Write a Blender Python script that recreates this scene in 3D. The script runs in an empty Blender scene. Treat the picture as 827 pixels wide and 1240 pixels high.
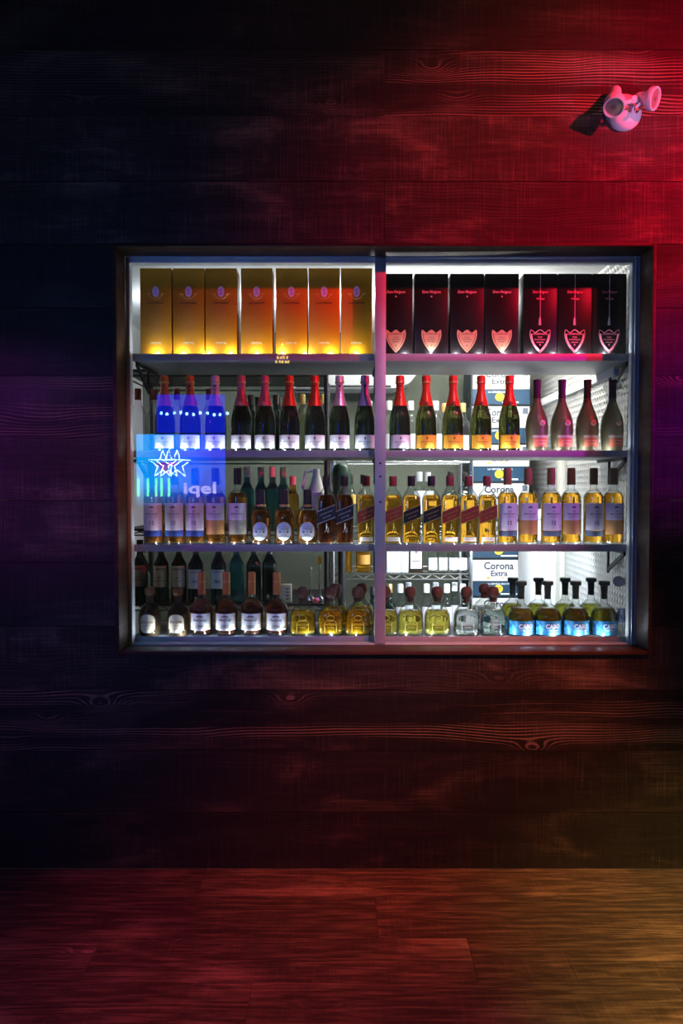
import bpy, bmesh, math, random
from mathutils import Vector, Matrix
random.seed(7)
S = bpy.context.scene
COL = S.collection
PI = math.pi

# ------------------------------------------------------------------ camera
F, CX, CY, D, TILT, HC = 900.0, 413.5, 620.0, 2.88, math.radians(1.8), 1.495
ct, st = math.cos(TILT), math.sin(TILT)


def P(px, py, Y):
    """point at depth Y (metres behind the wall face) seen at a pixel of the photograph"""
    u, v = (px - CX) / F, (CY - py) / F
    dy, dz = ct + v * st, -st + v * ct
    s = (Y + D) / dy
    return Vector((u * s, Y, HC + dz * s))


cam = bpy.data.cameras.new('camera')
cam.sensor_width = 36.0
cam.sensor_fit = 'AUTO'
cam.lens = F / 1240.0 * 36.0
co = bpy.data.objects.new('camera', cam)
COL.objects.link(co)
co.location = (0, -D, HC)
co.rotation_euler = (PI / 2 - TILT, 0, 0)
S.camera = co

# ------------------------------------------------------------------ materials
MATS = {}


def mat(name, color=(0.5, 0.5, 0.5), rough=0.5, metal=0.0, trans=0.0, ior=1.45, emit=None, strength=0.0, spec=0.5, coat=0.0):
    if name in MATS:
        return MATS[name]
    m = bpy.data.materials.new(name)
    m.use_nodes = True
    b = m.node_tree.nodes['Principled BSDF']
    b.inputs['Base Color'].default_value = (*color, 1)
    b.inputs['Roughness'].default_value = rough
    b.inputs['Metallic'].default_value = metal
    b.inputs['Transmission Weight'].default_value = trans
    b.inputs['IOR'].default_value = ior
    b.inputs['Specular IOR Level'].default_value = spec
    b.inputs['Coat Weight'].default_value = coat
    if emit:
        b.inputs['Emission Color'].default_value = (*emit, 1)
        b.inputs['Emission Strength'].default_value = strength
    MATS[name] = m
    return m


def nodes_of(m):
    return m.node_tree.nodes, m.node_tree.links


def speckle(m, scale=40, amount=0.25, bump=0.0, stretch=(1, 1, 1)):
    """break up a flat base colour and surface with noise"""
    N, L = nodes_of(m)
    b = N['Principled BSDF']
    tc = N.new('ShaderNodeTexCoord')
    mp = N.new('ShaderNodeMapping')
    mp.inputs['Scale'].default_value = stretch
    L.new(tc.outputs['Object'], mp.inputs['Vector'])
    no = N.new('ShaderNodeTexNoise')
    no.inputs['Scale'].default_value = scale
    no.inputs['Detail'].default_value = 4
    L.new(mp.outputs[0], no.inputs['Vector'])
    c = b.inputs['Base Color'].default_value[:]
    mx = N.new('ShaderNodeMix')
    mx.data_type = 'RGBA'
    mx.inputs[6].default_value = tuple(v * (1 - amount) for v in c[:3]) + (1,)
    mx.inputs[7].default_value = tuple(min(1, v * (1 + amount)) for v in c[:3]) + (1,)
    L.new(no.outputs['Fac'], mx.inputs[0])
    L.new(mx.outputs[2], b.inputs['Base Color'])
    if bump:
        bp = N.new('ShaderNodeBump')
        bp.inputs['Strength'].default_value = bump
        bp.inputs['Distance'].default_value = 0.004
        L.new(no.outputs['Fac'], bp.inputs['Height'])
        L.new(bp.outputs[0], b.inputs['Normal'])
    return m


def shell(name, tint=(1, 1, 1), ior=1.5, rough=0.01, rim=None):
    """thin clear glass wall"""
    if name in MATS:
        return MATS[name]
    m = bpy.data.materials.new(name)
    m.use_nodes = True
    N, L = nodes_of(m)
    N.clear()
    out = N.new('ShaderNodeOutputMaterial')
    mx = N.new('ShaderNodeMixShader')
    fr = N.new('ShaderNodeFresnel')
    # a thin wall: leaving faces reflect like entering ones
    ge = N.new('ShaderNodeNewGeometry')
    mr = N.new('ShaderNodeMapRange')
    mr.inputs[3].default_value = ior
    mr.inputs[4].default_value = 1.0 / ior
    L.new(ge.outputs['Backfacing'], mr.inputs[0])
    L.new(mr.outputs[0], fr.inputs['IOR'])
    tr = N.new('ShaderNodeBsdfTransparent')
    tr.inputs['Color'].default_value = (*tint, 1)
    if rim:
        # the wall is looked through lengthwise near the outline, so it absorbs more there
        lw = N.new('ShaderNodeLayerWeight')
        lw.inputs['Blend'].default_value = 0.5
        pw = N.new('ShaderNodeMath')
        pw.operation = 'POWER'
        pw.inputs[1].default_value = 2.5
        L.new(lw.outputs['Facing'], pw.inputs[0])
        cm = N.new('ShaderNodeMix')
        cm.data_type = 'RGBA'
        cm.inputs[6].default_value = (*tint, 1)
        cm.inputs[7].default_value = (*rim, 1)
        L.new(pw.outputs[0], cm.inputs[0])
        L.new(cm.outputs[2], tr.inputs['Color'])
    gl = N.new('ShaderNodeBsdfGlossy')
    gl.inputs['Roughness'].default_value = rough
    L.new(fr.outputs[0], mx.inputs[0])
    L.new(tr.outputs[0], mx.inputs[1])
    L.new(gl.outputs[0], mx.inputs[2])
    L.new(mx.outputs[0], out.inputs['Surface'])
    MATS[name] = m
    return m


def wood(name, dark, light, across, freq=60.0, line_amt=0.6, rough=0.5, saw=0.5, spec=0.4, xs=0.55, us=5.0, bump=0.35, wear=0.5, vlo=0.5, vhi=1.5, stk=0.12):
    """stained planks: contour-line grain along X, saw marks across it, worn patches; 'plank' shifts each board"""
    m = bpy.data.materials.new(name)
    m.use_nodes = True
    N, L = nodes_of(m)
    b = N['Principled BSDF']

    def math_(op, a, c=None, clamp=False):
        n = N.new('ShaderNodeMath')
        n.operation = op
        n.use_clamp = clamp
        for i, v in enumerate((a, c)):
            if v is None:
                continue
            if isinstance(v, (int, float)):
                n.inputs[i].default_value = v
            else:
                L.new(v, n.inputs[i])
        return n.outputs[0]

    def noise(x, u, detail=2.0, dist=0.0, rgh=0.5):
        cb = N.new('ShaderNodeCombineXYZ')
        L.new(x, cb.inputs[0])
        L.new(u, cb.inputs[2])
        n = N.new('ShaderNodeTexNoise')
        n.inputs['Scale'].default_value = 1
        n.inputs['Detail'].default_value = detail
        n.inputs['Distortion'].default_value = dist
        n.inputs['Roughness'].default_value = rgh
        L.new(cb.outputs[0], n.inputs['Vector'])
        return n.outputs['Fac']

    def remap(v, a, c, lo=0.0, hi=1.0):
        n = N.new('ShaderNodeMapRange')
        n.interpolation_type = 'SMOOTHSTEP'
        for i, q in enumerate((a, c, lo, hi)):
            n.inputs[i + 1].default_value = q
        L.new(v, n.inputs[0])
        return n.outputs[0]

    tc = N.new('ShaderNodeTexCoord')
    sp = N.new('ShaderNodeSeparateXYZ')
    L.new(tc.outputs['Object'], sp.inputs[0])
    at = N.new('ShaderNodeAttribute')
    at.attribute_name = 'plank'
    r = at.outputs['Fac']
    X = math_('ADD', sp.outputs[0], math_('MULTIPLY', r, 53.1))
    U = math_('ADD', sp.outputs[across], math_('MULTIPLY', r, 17.3))
    # knots: soft bumps that the growth lines bend around and ring
    cb = N.new('ShaderNodeCombineXYZ')
    L.new(math_('MULTIPLY', X, 2.6), cb.inputs[0])
    L.new(math_('MULTIPLY', U, 6.5), cb.inputs[2])
    vo = N.new('ShaderNodeTexVoronoi')
    vo.inputs['Scale'].default_value = 1.0
    L.new(cb.outputs[0], vo.inputs['Vector'])
    kd = vo.outputs['Distance']
    knot = math_('POWER', 2.718, math_('MULTIPLY', math_('MULTIPLY', kd, kd), -26.0))
    wob = noise(math_('MULTIPLY', X, xs), math_('MULTIPLY', U, us), 2.0, 0.3)
    fld = math_('ADD', math_('ADD', U, math_('MULTIPLY', wob, 0.16)), math_('MULTIPLY', knot, 0.055))
    lines = math_('SINE', math_('MULTIPLY', fld, freq))
    lines = remap(lines, 0.1, 1.0)
    fine = noise(math_('MULTIPLY', X, 4.0), math_('MULTIPLY', U, 160.0), 3.0)
    streak = noise(math_('MULTIPLY', X, 4.5), math_('MULTIPLY', U, 60.0), 4.0, 0.0, 0.65)
    sawn = noise(math_('MULTIPLY', X, 210.0), math_('MULTIPLY', U, 4.0), 2.0)
    patch = noise(math_('MULTIPLY', X, 1.7), math_('MULTIPLY', U, 5.0), 5.0, 0.5, 0.65)
    band = noise(math_('MULTIPLY', X, 0.6), math_('MULTIPLY', U, 13.0), 2.0, 0.2)
    boards = math_('FRACT', math_('MULTIPLY', r, 7.77))
    bs = remap(boards, 0.55, 0.98, 0.06, 1.0)
    mask = math_('MULTIPLY', math_('ADD', remap(band, 0.46, 0.64), math_('MULTIPLY', knot, 0.8), True), bs)
    worn = math_('MULTIPLY', remap(patch, 0.48, 0.72), wear)
    lm = math_('MULTIPLY', math_('MULTIPLY', lines, mask), line_amt)
    lm = math_('MULTIPLY', lm, remap(fine, 0.3, 0.65, 0.6, 1.0))
    tot = math_('ADD', lm, math_('MULTIPLY', worn, math_('ADD', 0.10, math_('MULTIPLY', remap(fine, 0.35, 0.7), 0.25))), True)
    tot = math_('ADD', tot, math_('MULTIPLY', remap(streak, 0.42, 0.72), stk), True)
    tot = math_('ADD', tot, math_('MULTIPLY', math_('MULTIPLY', remap(sawn, 0.5, 0.75), remap(patch, 0.35, 0.65, 0.4, 1.3)), 0.10 * saw), True)
    mx = N.new('ShaderNodeMix')
    mx.data_type = 'RGBA'
    mx.inputs[6].default_value = (*dark, 1)
    mx.inputs[7].default_value = (*light, 1)
    L.new(tot, mx.inputs[0])
    hs = N.new('ShaderNodeHueSaturation')
    L.new(mx.outputs[2], hs.inputs['Color'])
    L.new(remap(math_('FRACT', math_('MULTIPLY', r, 3.33)), 0, 1, vlo, vhi), hs.inputs['Value'])
    L.new(hs.outputs[0], b.inputs['Base Color'])
    h = math_('ADD', math_('MULTIPLY', math_('MULTIPLY', lines, mask), 0.7), math_('MULTIPLY', fine, 0.5))
    h = math_('ADD', h, math_('MULTIPLY', sawn, saw))
    bp = N.new('ShaderNodeBump')
    bp.inputs['Strength'].default_value = bump
    bp.inputs['Distance'].default_value = 0.002
    L.new(h, bp.inputs['Height'])
    L.new(bp.outputs[0], b.inputs['Normal'])
    b.inputs['Specular IOR Level'].default_value = spec
    L.new(remap(patch, 0.3, 0.7, rough + 0.12, rough - 0.08), b.inputs['Roughness'])
    MATS[name] = m
    return m


M_WALL = wood('stained_planks', (0.009, 0.006, 0.005), (0.34, 0.23, 0.16), 2, freq=560.0, rough=0.54, line_amt=1.0, us=2.2, xs=0.9, saw=1.2, wear=0.9, stk=0.04, spec=0.3)
M_FLOOR = wood('floor_boards', (0.022, 0.013, 0.010), (0.34, 0.21, 0.15), 1, freq=420, line_amt=0.2, rough=0.5, saw=0.7, xs=0.7, us=3, wear=1.1, bump=0.4, vlo=0.75, vhi=1.25, stk=0.22)
M_TRIM = wood('window_trim_wood', (0.034, 0.017, 0.012), (0.24, 0.13, 0.09), 2, freq=500, rough=0.5, spec=0.2, line_amt=0.3, saw=0.3, xs=1, us=3)
M_ALU = speckle(mat('brushed_aluminium', (0.50, 0.53, 0.54), 0.55, 0.3), 30, 0.12)
M_MULL = speckle(mat('mullion_aluminium', (0.40, 0.40, 0.42), 0.5, 0.3), 30, 0.12)
M_SHELF = speckle(mat('grey_shelf_laminate', (0.26, 0.28, 0.32), 0.38, 0.2), 25, 0.15)
M_EDGE = speckle(mat('pale_edge_strip', (0.38, 0.37, 0.38), 0.42, 0.1), 25, 0.15)
M_WHITE = speckle(mat('white_paint', (0.78, 0.80, 0.82), 0.6), 6, 0.06)
M_GREYWALL = speckle(mat('grey_green_wall', (0.10, 0.115, 0.09), 0.7), 3, 0.12)
M_DARKFLOOR = speckle(mat('storeroom_deck', (0.06, 0.065, 0.07), 0.7), 20, 0.2)
M_PANE = shell('window_glass', (0.97, 0.985, 0.98), 1.5)
M_CLEAR = shell('clear_bottle_glass', (0.94, 0.96, 0.95), 1.6, rim=(0.12, 0.14, 0.13))
M_CHROME = mat('chrome_wire', (0.72, 0.74, 0.76), 0.22, 1.0)
M_BLACKST = mat('black_steel', (0.03, 0.03, 0.032), 0.45, 0.4)
M_BLACK = mat('black_print', (0.012, 0.012, 0.012), 0.5)
M_WHITEINK = mat('white_ink', (0.85, 0.86, 0.9), 0.5)
M_GOLD = mat('gold_foil', (0.75, 0.52, 0.18), 0.35, 0.8)
M_SILVERINK = mat('silver_ink', (0.62, 0.62, 0.64), 0.35, 0.7)
M_LED = mat('led_diode', (1, 1, 1), 0.5, emit=(0.72, 0.86, 1.0), strength=14.0)
M_DARKGREEN = mat('dark_green_glass', (0.075, 0.085, 0.022), 0.03, trans=0.95, ior=1.45)
M_BLACKGLASS = mat('near_black_glass', (0.035, 0.05, 0.03), 0.03, trans=0.8, ior=1.45)
M_FROST = mat('frosted_olive_glass', (0.20, 0.17, 0.09), 0.30, trans=0.45, ior=1.4)
M_WINEGLASS = mat('dark_wine_glass', (0.02, 0.05, 0.035), 0.04, trans=0.7, ior=1.45)
M_AMBER = mat('amber_spirit', (1.0, 0.47, 0.04), 0.0, trans=0.93, ior=1.34)
M_DARKAMBER = mat('dark_amber_spirit', (0.78, 0.27, 0.04), 0.0, trans=0.92, ior=1.34)
M_COGNAC = mat('cognac_spirit', (0.30, 0.07, 0.025), 0.0, trans=0.9, ior=1.34)
M_GOLDSP = mat('golden_tequila', (1.0, 0.58, 0.02), 0.0, trans=0.82, ior=1.34)
M_STRAW = mat('straw_tequila', (0.86, 0.84, 0.12), 0.0, trans=0.90, ior=1.34)
M_SILVERSP = mat('silver_tequila', (0.88, 0.96, 0.96), 0.0, trans=1.0, ior=1.34)
M_OLIVE = mat('olive_tequila', (0.58, 0.60, 0.05), 0.02, trans=0.86, ior=1.36)
M_DARKTEQ = mat('brown_tequila_glass', (0.16, 0.10, 0.05), 0.03, trans=0.8, ior=1.4)
M_PAPER = speckle(mat('white_label_paper', (0.80, 0.78, 0.80), 0.55), 90, 0.05)
M_LILAC = speckle(mat('pale_lilac_label', (0.84, 0.70, 0.82), 0.5), 90, 0.05)
M_CREAM = speckle(mat('cream_label', (0.80, 0.74, 0.60), 0.55), 90, 0.05)
M_YELLOW = mat('yellow_orange_label', (0.95, 0.46, 0.03), 0.5)
M_NAVY = mat('navy_band', (0.03, 0.06, 0.28), 0.4)
M_COPPER = mat('copper_label', (0.72, 0.33, 0.12), 0.4, 0.2)
M_KHAKI = mat('khaki_label', (0.45, 0.42, 0.32), 0.45)
M_TEAL = None


def label_blue():
    m = mat('blue_agave_label', (0.03, 0.32, 0.62), 0.4)
    N, L = nodes_of(m)
    b = N['Principled BSDF']
    tc = N.new('ShaderNodeTexCoord')
    no = N.new('ShaderNodeTexNoise')
    no.inputs['Scale'].default_value = 45
    no.inputs['Detail'].default_value = 3
    L.new(tc.outputs['Object'], no.inputs['Vector'])
    rp = N.new('ShaderNodeValToRGB')
    rp.color_ramp.elements[0].position = 0.42
    rp.color_ramp.elements[0].color = (0.01, 0.16, 0.42, 1)
    rp.color_ramp.elements[1].position = 0.68
    rp.color_ramp.elements[1].color = (0.10, 0.52, 0.80, 1)
    L.new(no.outputs['Fac'], rp.inputs[0])
    L.new(rp.outputs[0], b.inputs['Base Color'])
    return m


M_TEAL = label_blue()


def gold_carton():
    m = mat('gold_carton', (0.66, 0.27, 0.003), 0.42, 0.15)
    return speckle(m, 60, 0.08)


M_CARTON = gold_carton()
M_DARKCARTON = speckle(mat('black_carton', (0.010, 0.007, 0.007), 0.36, spec=0.25), 60, 0.2)
M_TAN = mat('tan_shield', (0.62, 0.36, 0.20), 0.45)
M_PINKINK = mat('pink_ink', (0.90, 0.22, 0.30), 0.4)
M_REDINK = mat('red_white_ink', (1.0, 0.62, 0.58), 0.4)
M_OVAL = mat('lilac_oval', (0.88, 0.66, 0.96), 0.45)
M_FOILRED = mat('red_foil', (0.72, 0.07, 0.02), 0.35, 0.35)
M_FOILORANGE = mat('orange_foil', (0.80, 0.20, 0.04), 0.35, 0.35)
M_FOILSILVER = mat('silver_foil', (0.70, 0.66, 0.74), 0.33, 0.5)
M_FOILPINK = mat('pink_foil', (0.62, 0.20, 0.26), 0.33, 0.4)
M_FOILREFLECT = mat('lilac_foil', (0.52, 0.34, 0.62), 0.33, 0.4)  # purple of a reflection put into the foil colour
M_CAPSULE = mat('dark_purple_capsule', (0.06, 0.015, 0.035), 0.35, 0.2)
M_CORK = speckle(mat('brown_cork_stopper', (0.11, 0.048, 0.028), 0.55), 60, 0.3)
M_TANCAP = speckle(mat('tan_wood_cap', (0.34, 0.17, 0.06), 0.45), 60, 0.2)
M_DARKCAP = mat('dark_cap', (0.03, 0.022, 0.022), 0.4)
M_REDCAP = mat('dull_red_cap', (0.30, 0.06, 0.05), 0.45)
M_ORANGECAP = mat('copper_orange_cap', (0.70, 0.26, 0.07), 0.35, 0.3)
M_GREENCAP = mat('dark_green_stopper', (0.035, 0.06, 0.045), 0.4)
M_REDLAB = mat('red_slanted_label', (0.34, 0.05, 0.03), 0.4)
M_BLACKLAB = mat('black_slanted_label', (0.02, 0.02, 0.025), 0.4)


def diamond_plate():
    m = mat('diamond_plate', (0.80, 0.80, 0.80), 0.34, 0.75)
    N, L = nodes_of(m)
    b = N['Principled BSDF']
    tc = N.new('ShaderNodeTexCoord')
    sp = N.new('ShaderNodeSeparateXYZ')
    L.new(tc.outputs['Object'], sp.inputs[0])

    def mth(op, a, c=None):
        n = N.new('ShaderNodeMath')
        n.operation = op
        for i, v in enumerate((a, c)):
            if v is None:
                continue
            if isinstance(v, (int, float)):
                n.inputs[i].default_value = v
            else:
                L.new(v, n.inputs[i])
        return n.outputs[0]
    a = mth('SINE', mth('MULTIPLY', mth('ADD', sp.outputs[1], sp.outputs[2]), 105.0))
    c = mth('SINE', mth('MULTIPLY', mth('SUBTRACT', sp.outputs[1], sp.outputs[2]), 105.0))
    h = mth('MAXIMUM', mth('MULTIPLY', a, c), 0.0)
    bp = N.new('ShaderNodeBump')
    bp.inputs['Strength'].default_value = 0.9
    bp.inputs['Distance'].default_value = 0.006
    L.new(h, bp.inputs['Height'])
    L.new(bp.outputs[0], b.inputs['Normal'])
    return m


M_PLATE = diamond_plate()


# ------------------------------------------------------------------ mesh building
class MB:
    def __init__(s):
        s.v, s.f, s.a = [], [], []

    def add(s, verts, faces, attr=0.0):
        o = len(s.v)
        s.v += [tuple(q) for q in verts]
        s.f += [tuple(i + o for i in f) for f in faces]
        s.a += [attr] * len(faces)
        return s

    def box(s, x0, x1, y0, y1, z0, z1, attr=0.0):
        vs = [(x, y, z) for x in (x0, x1) for y in (y0, y1) for z in (z0, z1)]
        fs = [(0, 1, 3, 2), (4, 6, 7, 5), (0, 4, 5, 1), (2, 3, 7, 6), (0, 2, 6, 4), (1, 5, 7, 3)]
        return s.add(vs, fs, attr)

    def hexa(s, vs, attr=0.0):
        """eight corners in the order of box()"""
        fs = [(0, 1, 3, 2), (4, 6, 7, 5), (0, 4, 5, 1), (2, 3, 7, 6), (0, 2, 6, 4), (1, 5, 7, 3)]
        return s.add(vs, fs, attr)

    def lathe(s, prof, seg=28, n=2.0, sy=1.0, c=(0, 0, 0), M=None):
        vs, fs = [], []
        for (r, z) in prof:
            for k in range(seg):
                t = 2 * PI * (k + 0.5) / seg
                cx, sx = math.cos(t), math.sin(t)
                q = (abs(cx) ** n + abs(sx) ** n) ** (-1.0 / n)
                vs.append(Vector((r * q * cx, r * q * sx * sy, z)))
        m = len(prof)
        for i in range(m - 1):
            for k in range(seg):
                a, b = i * seg + k, i * seg + (k + 1) % seg
                fs.append((a, b, b + seg, a + seg))
        fs.append(tuple(range(seg - 1, -1, -1)))
        fs.append(tuple((m - 1) * seg + k for k in range(seg)))
        if M is not None:
            vs = [M @ q for q in vs]
        vs = [q + Vector(c) for q in vs]
        return s.add(vs, fs)

    def tube(s, pts, r, seg=8, closed=False):
        pts = [Vector(p) for p in pts]
        n = len(pts)
        vs, fs = [], []
        for i, p in enumerate(pts):
            if closed:
                d = pts[(i + 1) % n] - pts[i - 1]
            else:
                d = pts[min(i + 1, n - 1)] - pts[max(i - 1, 0)]
            d.normalize()
            up = Vector((0, 0, 1)) if abs(d.z) < 0.9 else Vector((0, 1, 0))
            a = d.cross(up).normalized()
            b = d.cross(a)
            for k in range(seg):
                t = 2 * PI * k / seg
                vs.append(p + (a * math.cos(t) + b * math.sin(t)) * r)
        for i in range(n if closed else n - 1):
            j = (i + 1) % n
            for k in range(seg):
                k2 = (k + 1) % seg
                fs.append((i * seg + k, i * seg + k2, j * seg + k2, j * seg + k))
        if not closed:
            fs.append(tuple(range(seg)))
            fs.append(tuple((n - 1) * seg + k for k in range(seg - 1, -1, -1)))
        return s.add(vs, fs)

    def prism(s, poly, y0, y1):
        """polygon in (x, z), extruded along y"""
        n = len(poly)
        vs = [(x, y0, z) for x, z in poly] + [(x, y1, z) for x, z in poly]
        fs = [tuple(range(n)), tuple(range(2 * n - 1, n - 1, -1))]
        fs += [(i, n + i, n + (i + 1) % n, (i + 1) % n) for i in range(n)]
        return s.add(vs, fs)

    def wrap(s, r, half, z0, z1, seg=14, off=0.0, top=None, th=0.0006, sy=1.0, mid=0.0):
        """label wrapped on a round body facing -Y; top(u) gives the upper edge for u in -1..1"""
        vs, fs = [], []
        for rr in (r, r + th):
            for k in range(seg + 1):
                u = -1 + 2 * k / seg
                t = mid + u * half
                zt = top(u) if top else z1
                zb = z0(u) if callable(z0) else z0
                for z in (zb, zt):
                    vs.append((rr * math.sin(t), -rr * math.cos(t) * sy - off, z))
        m = (seg + 1) * 2
        for k in range(seg):
            a = 2 * k
            fs.append((m + a, m + a + 2, m + a + 3, m + a + 1))
            fs.append((a, a + 1, a + 3, a + 2))
            fs.append((a, a + 2, m + a + 2, m + a))
            fs.append((a + 1, m + a + 1, m + a + 3, a + 3))
        fs.append((0, m, m + 1, 1))
        e = 2 * seg
        fs.append((e, e + 1, m + e + 1, m + e))
        return s.add(vs, fs)

    def text(s, body, w=None, h=None, c=(0, 0), y=0.0, r=None, rot=0.0, shear=0.0, flip=False):
        """lettering on a flat front (plane y) or on a round body of radius r"""
        me = text_mesh(body)
        xs = [v[0] for v in me[0]]
        ys = [v[1] for v in me[0]]
        W, H = max(xs) - min(xs), max(ys) - min(ys)
        kx = ky = (w / W) if w else h / H
        if w and h:
            kx, ky = w / W, h / H
        mx, my = (max(xs) + min(xs)) / 2, (max(ys) + min(ys)) / 2
        out = []
        for (a, b) in me[0]:
            px, pz = (a - mx) * kx, (b - my) * ky
            px += shear * pz
            if flip:
                px = -px
            q = px * math.cos(rot) - pz * math.sin(rot) + c[0]
            z = px * math.sin(rot) + pz * math.cos(rot) + c[1]
            if r:
                t = q / r
                out.append((r * math.sin(t), -r * math.cos(t), z))
            else:
                out.append((q, y, z))
        return s.add(out, me[1])

    def build(s, name, m, parent=None, bevel=0.0, smooth=40, attr=False, loc=None, bseg=2):
        me = bpy.data.meshes.new(name)
        me.from_pydata(s.v, [], s.f)
        if attr:
            at = me.attributes.new('plank', 'FLOAT', 'FACE')
            for i, q in enumerate(s.a):
                at.data[i].value = q
        bm = bmesh.new()
        bm.from_mesh(me)
        bmesh.ops.recalc_face_normals(bm, faces=bm.faces)
        if bevel:
            es = [e for e in bm.edges if len(e.link_faces) == 2 and e.calc_face_angle(0) > 0.6]
            bmesh.ops.bevel(bm, geom=es, offset=bevel, segments=bseg, affect='EDGES', profile=0.5, clamp_overlap=True)
        bm.to_mesh(me)
        bm.free()
        if smooth:
            me.shade_smooth()
            me.set_sharp_from_angle(angle=math.radians(smooth))
        me.materials.append(m)
        o = bpy.data.objects.new(name, me)
        COL.objects.link(o)
        if parent:
            o.parent = parent
        if loc is not None:
            o.location = loc
        return o


_TXT = {}


def text_mesh(body):
    if body in _TXT:
        return _TXT[body]
    cu = bpy.data.curves.new('t', 'FONT')
    cu.body = body
    cu.resolution_u = 2
    cu.offset = 0.022
    ob = bpy.data.objects.new('t', cu)
    COL.objects.link(ob)
    dg = bpy.context.evaluated_depsgraph_get()
    me = bpy.data.meshes.new_from_object(ob.evaluated_get(dg))
    r = ([(v.co.x, v.co.y) for v in me.vertices], [tuple(p.vertices) for p in me.polygons])
    bpy.data.objects.remove(ob)
    bpy.data.curves.remove(cu)
    bpy.data.meshes.remove(me)
    _TXT[body] = r
    return r


def tag(o, label=None, cat=None, group=None, kind=None):
    for k, v in (('label', label), ('category', cat), ('group', group), ('kind', kind)):
        if v:
            o[k] = v
    return o


def empty(name, loc=(0, 0, 0), rz=0.0):
    o = bpy.data.objects.new(name, None)
    o.empty_display_size = 0.05
    COL.objects.link(o)
    o.location = loc
    o.rotation_euler = (0, 0, rz)
    return o


def copy_tree(o, parent=None):
    c = o.copy()
    COL.objects.link(c)
    c.parent = parent
    for ch in list(o.children):
        copy_tree(ch, c)
    return c


CACHE = {}


def instance(kind, maker, loc, rz=0.0):
    """first time the built thing itself, afterwards copies of it and of its parts"""
    if kind not in CACHE:
        o = maker()
        CACHE[kind] = o
    else:
        o = copy_tree(CACHE[kind])
    o.location = loc
    o.rotation_euler = (0, 0, rz)
    return o


def curve(pts, steps=5):
    """smooth profile through control points (Catmull-Rom)"""
    out = []
    n = len(pts)
    for i in range(n - 1):
        p0, p1, p2, p3 = pts[max(i - 1, 0)], pts[i], pts[i + 1], pts[min(i + 2, n - 1)]
        for k in range(steps):
            t = k / steps
            out.append(tuple(0.5 * (2 * b + (c - a) * t + (2 * a - 5 * b + 4 * c - d) * t * t + (3 * b - a - 3 * c + d) * t ** 3)
                             for a, b, c, d in zip(p0, p1, p2, p3)))
    out.append(pts[-1])
    return [(max(r, 0.0005), z) for r, z in out]


# ------------------------------------------------------------------ setting: plank wall, floor
OX0, OX1 = P(138, 540, -0.02).x, P(791.5, 540, -0.02).x
OZ1, OZ0 = P(413, 294.5, -0.02).z, P(413, 792.5, -0.02).z
rows_px = [1052, 983, 909, 835, 758, 681, 606, 530, 455, 373, 296, 220, 141, 61, -18, -95, -170]
rows = [P(413, y, 0).z for y in rows_px]
rows[0] = 0.0
joint_px = {11: [465], 10: [465, 1100], 12: [465, -80], 13: [230], 1: [-60], 2: [900], 3: [-120, 960], 4: [40], 0: [520]}
joint_px = {10: [465], 12: [465], 13: [-150, 910], 1: [-60], 2: [905], 3: [-120], 14: [330]}
wb = MB()
XW = 3.4
for i in range(len(rows) - 1):
    z0, z1 = rows[i] + 0.0012, rows[i + 1] - 0.0012
    cuts = [-XW] + [P(p, 600, 0).x for p in joint_px.get(i, [])] + [XW]
    for a, b in zip(cuts[:-1], cuts[1:]):
        rnd, y0, y1 = random.random(), -random.random() * 0.005, -random.random() * 0.005
        if i == 2:
            rnd = 0.643
        a2, b2 = a + 0.001, b - 0.001
        pieces = []
        if z1 <= OZ0 or z0 >= OZ1 or b2 <= OX0 or a2 >= OX1:
            pieces.append((a2, b2, z0, z1))
        else:
            if a2 < OX0:
                pieces.append((a2, OX0, z0, z1))
            if b2 > OX1:
                pieces.append((OX1, b2, z0, z1))
            if z0 < OZ0:
                pieces.append((max(a2, OX0), min(b2, OX1), z0, OZ0))
            if z1 > OZ1:
                pieces.append((max(a2, OX0), min(b2, OX1), OZ1, z1))
        for (xa, xb, za, zb) in pieces:
            if zb - za < 0.004:
                continue
            wb.hexa([(xa, y0, za), (xa, y1, zb), (xa, 0.03, za), (xa, 0.03, zb),
                     (xb, y0, za), (xb, y1, zb), (xb, 0.03, za), (xb, 0.03, zb)], rnd)
tag(wb.build('wall_front', M_WALL, attr=True, smooth=0), 'wall of dark stained horizontal planks around the display window', kind='structure')

fb = MB()
ys = [0.0]
for py in (1085, 1136, 1190):
    # where the pixel row meets the floor
    v = (CY - py) / F
    dy, dz = ct + v * st, -st + v * ct
    ys.append(-D + dy * (-HC / dz))
while ys[-1] > -5.5:
    ys.append(ys[-1] - 0.225)


def fx(px, y):
    d = (D + y) / ct
    s = math.hypot(D + y, HC)
    return (px - CX) / F * ((D + y) * ct + HC * st)


floor_cuts = {0: [245], 1: [-160, 456, 1000], 2: [110, 572], 3: [300, 840]}
for i in range(len(ys) - 1):
    ya, yb = ys[i] - 0.0006, ys[i + 1] + 0.0006
    cuts = [-XW] + [fx(p, (ya + yb) / 2) for p in floor_cuts.get(i, [])] + [XW]
    for a, b in zip(cuts[:-1], cuts[1:]):
        fb.box(a + 0.0006, b - 0.0006, yb, ya, -0.02, random.random() * 0.0006, random.random())
tag(fb.build('floor', M_FLOOR, attr=True, smooth=0), 'floor of reddish brown wood planks below the window', kind='structure')
sub = MB().box(-XW, XW, -5.6, 0.03, -0.05, -0.021)
tag(sub.build('floor_base', M_BLACK, smooth=0), kind='structure')

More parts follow.
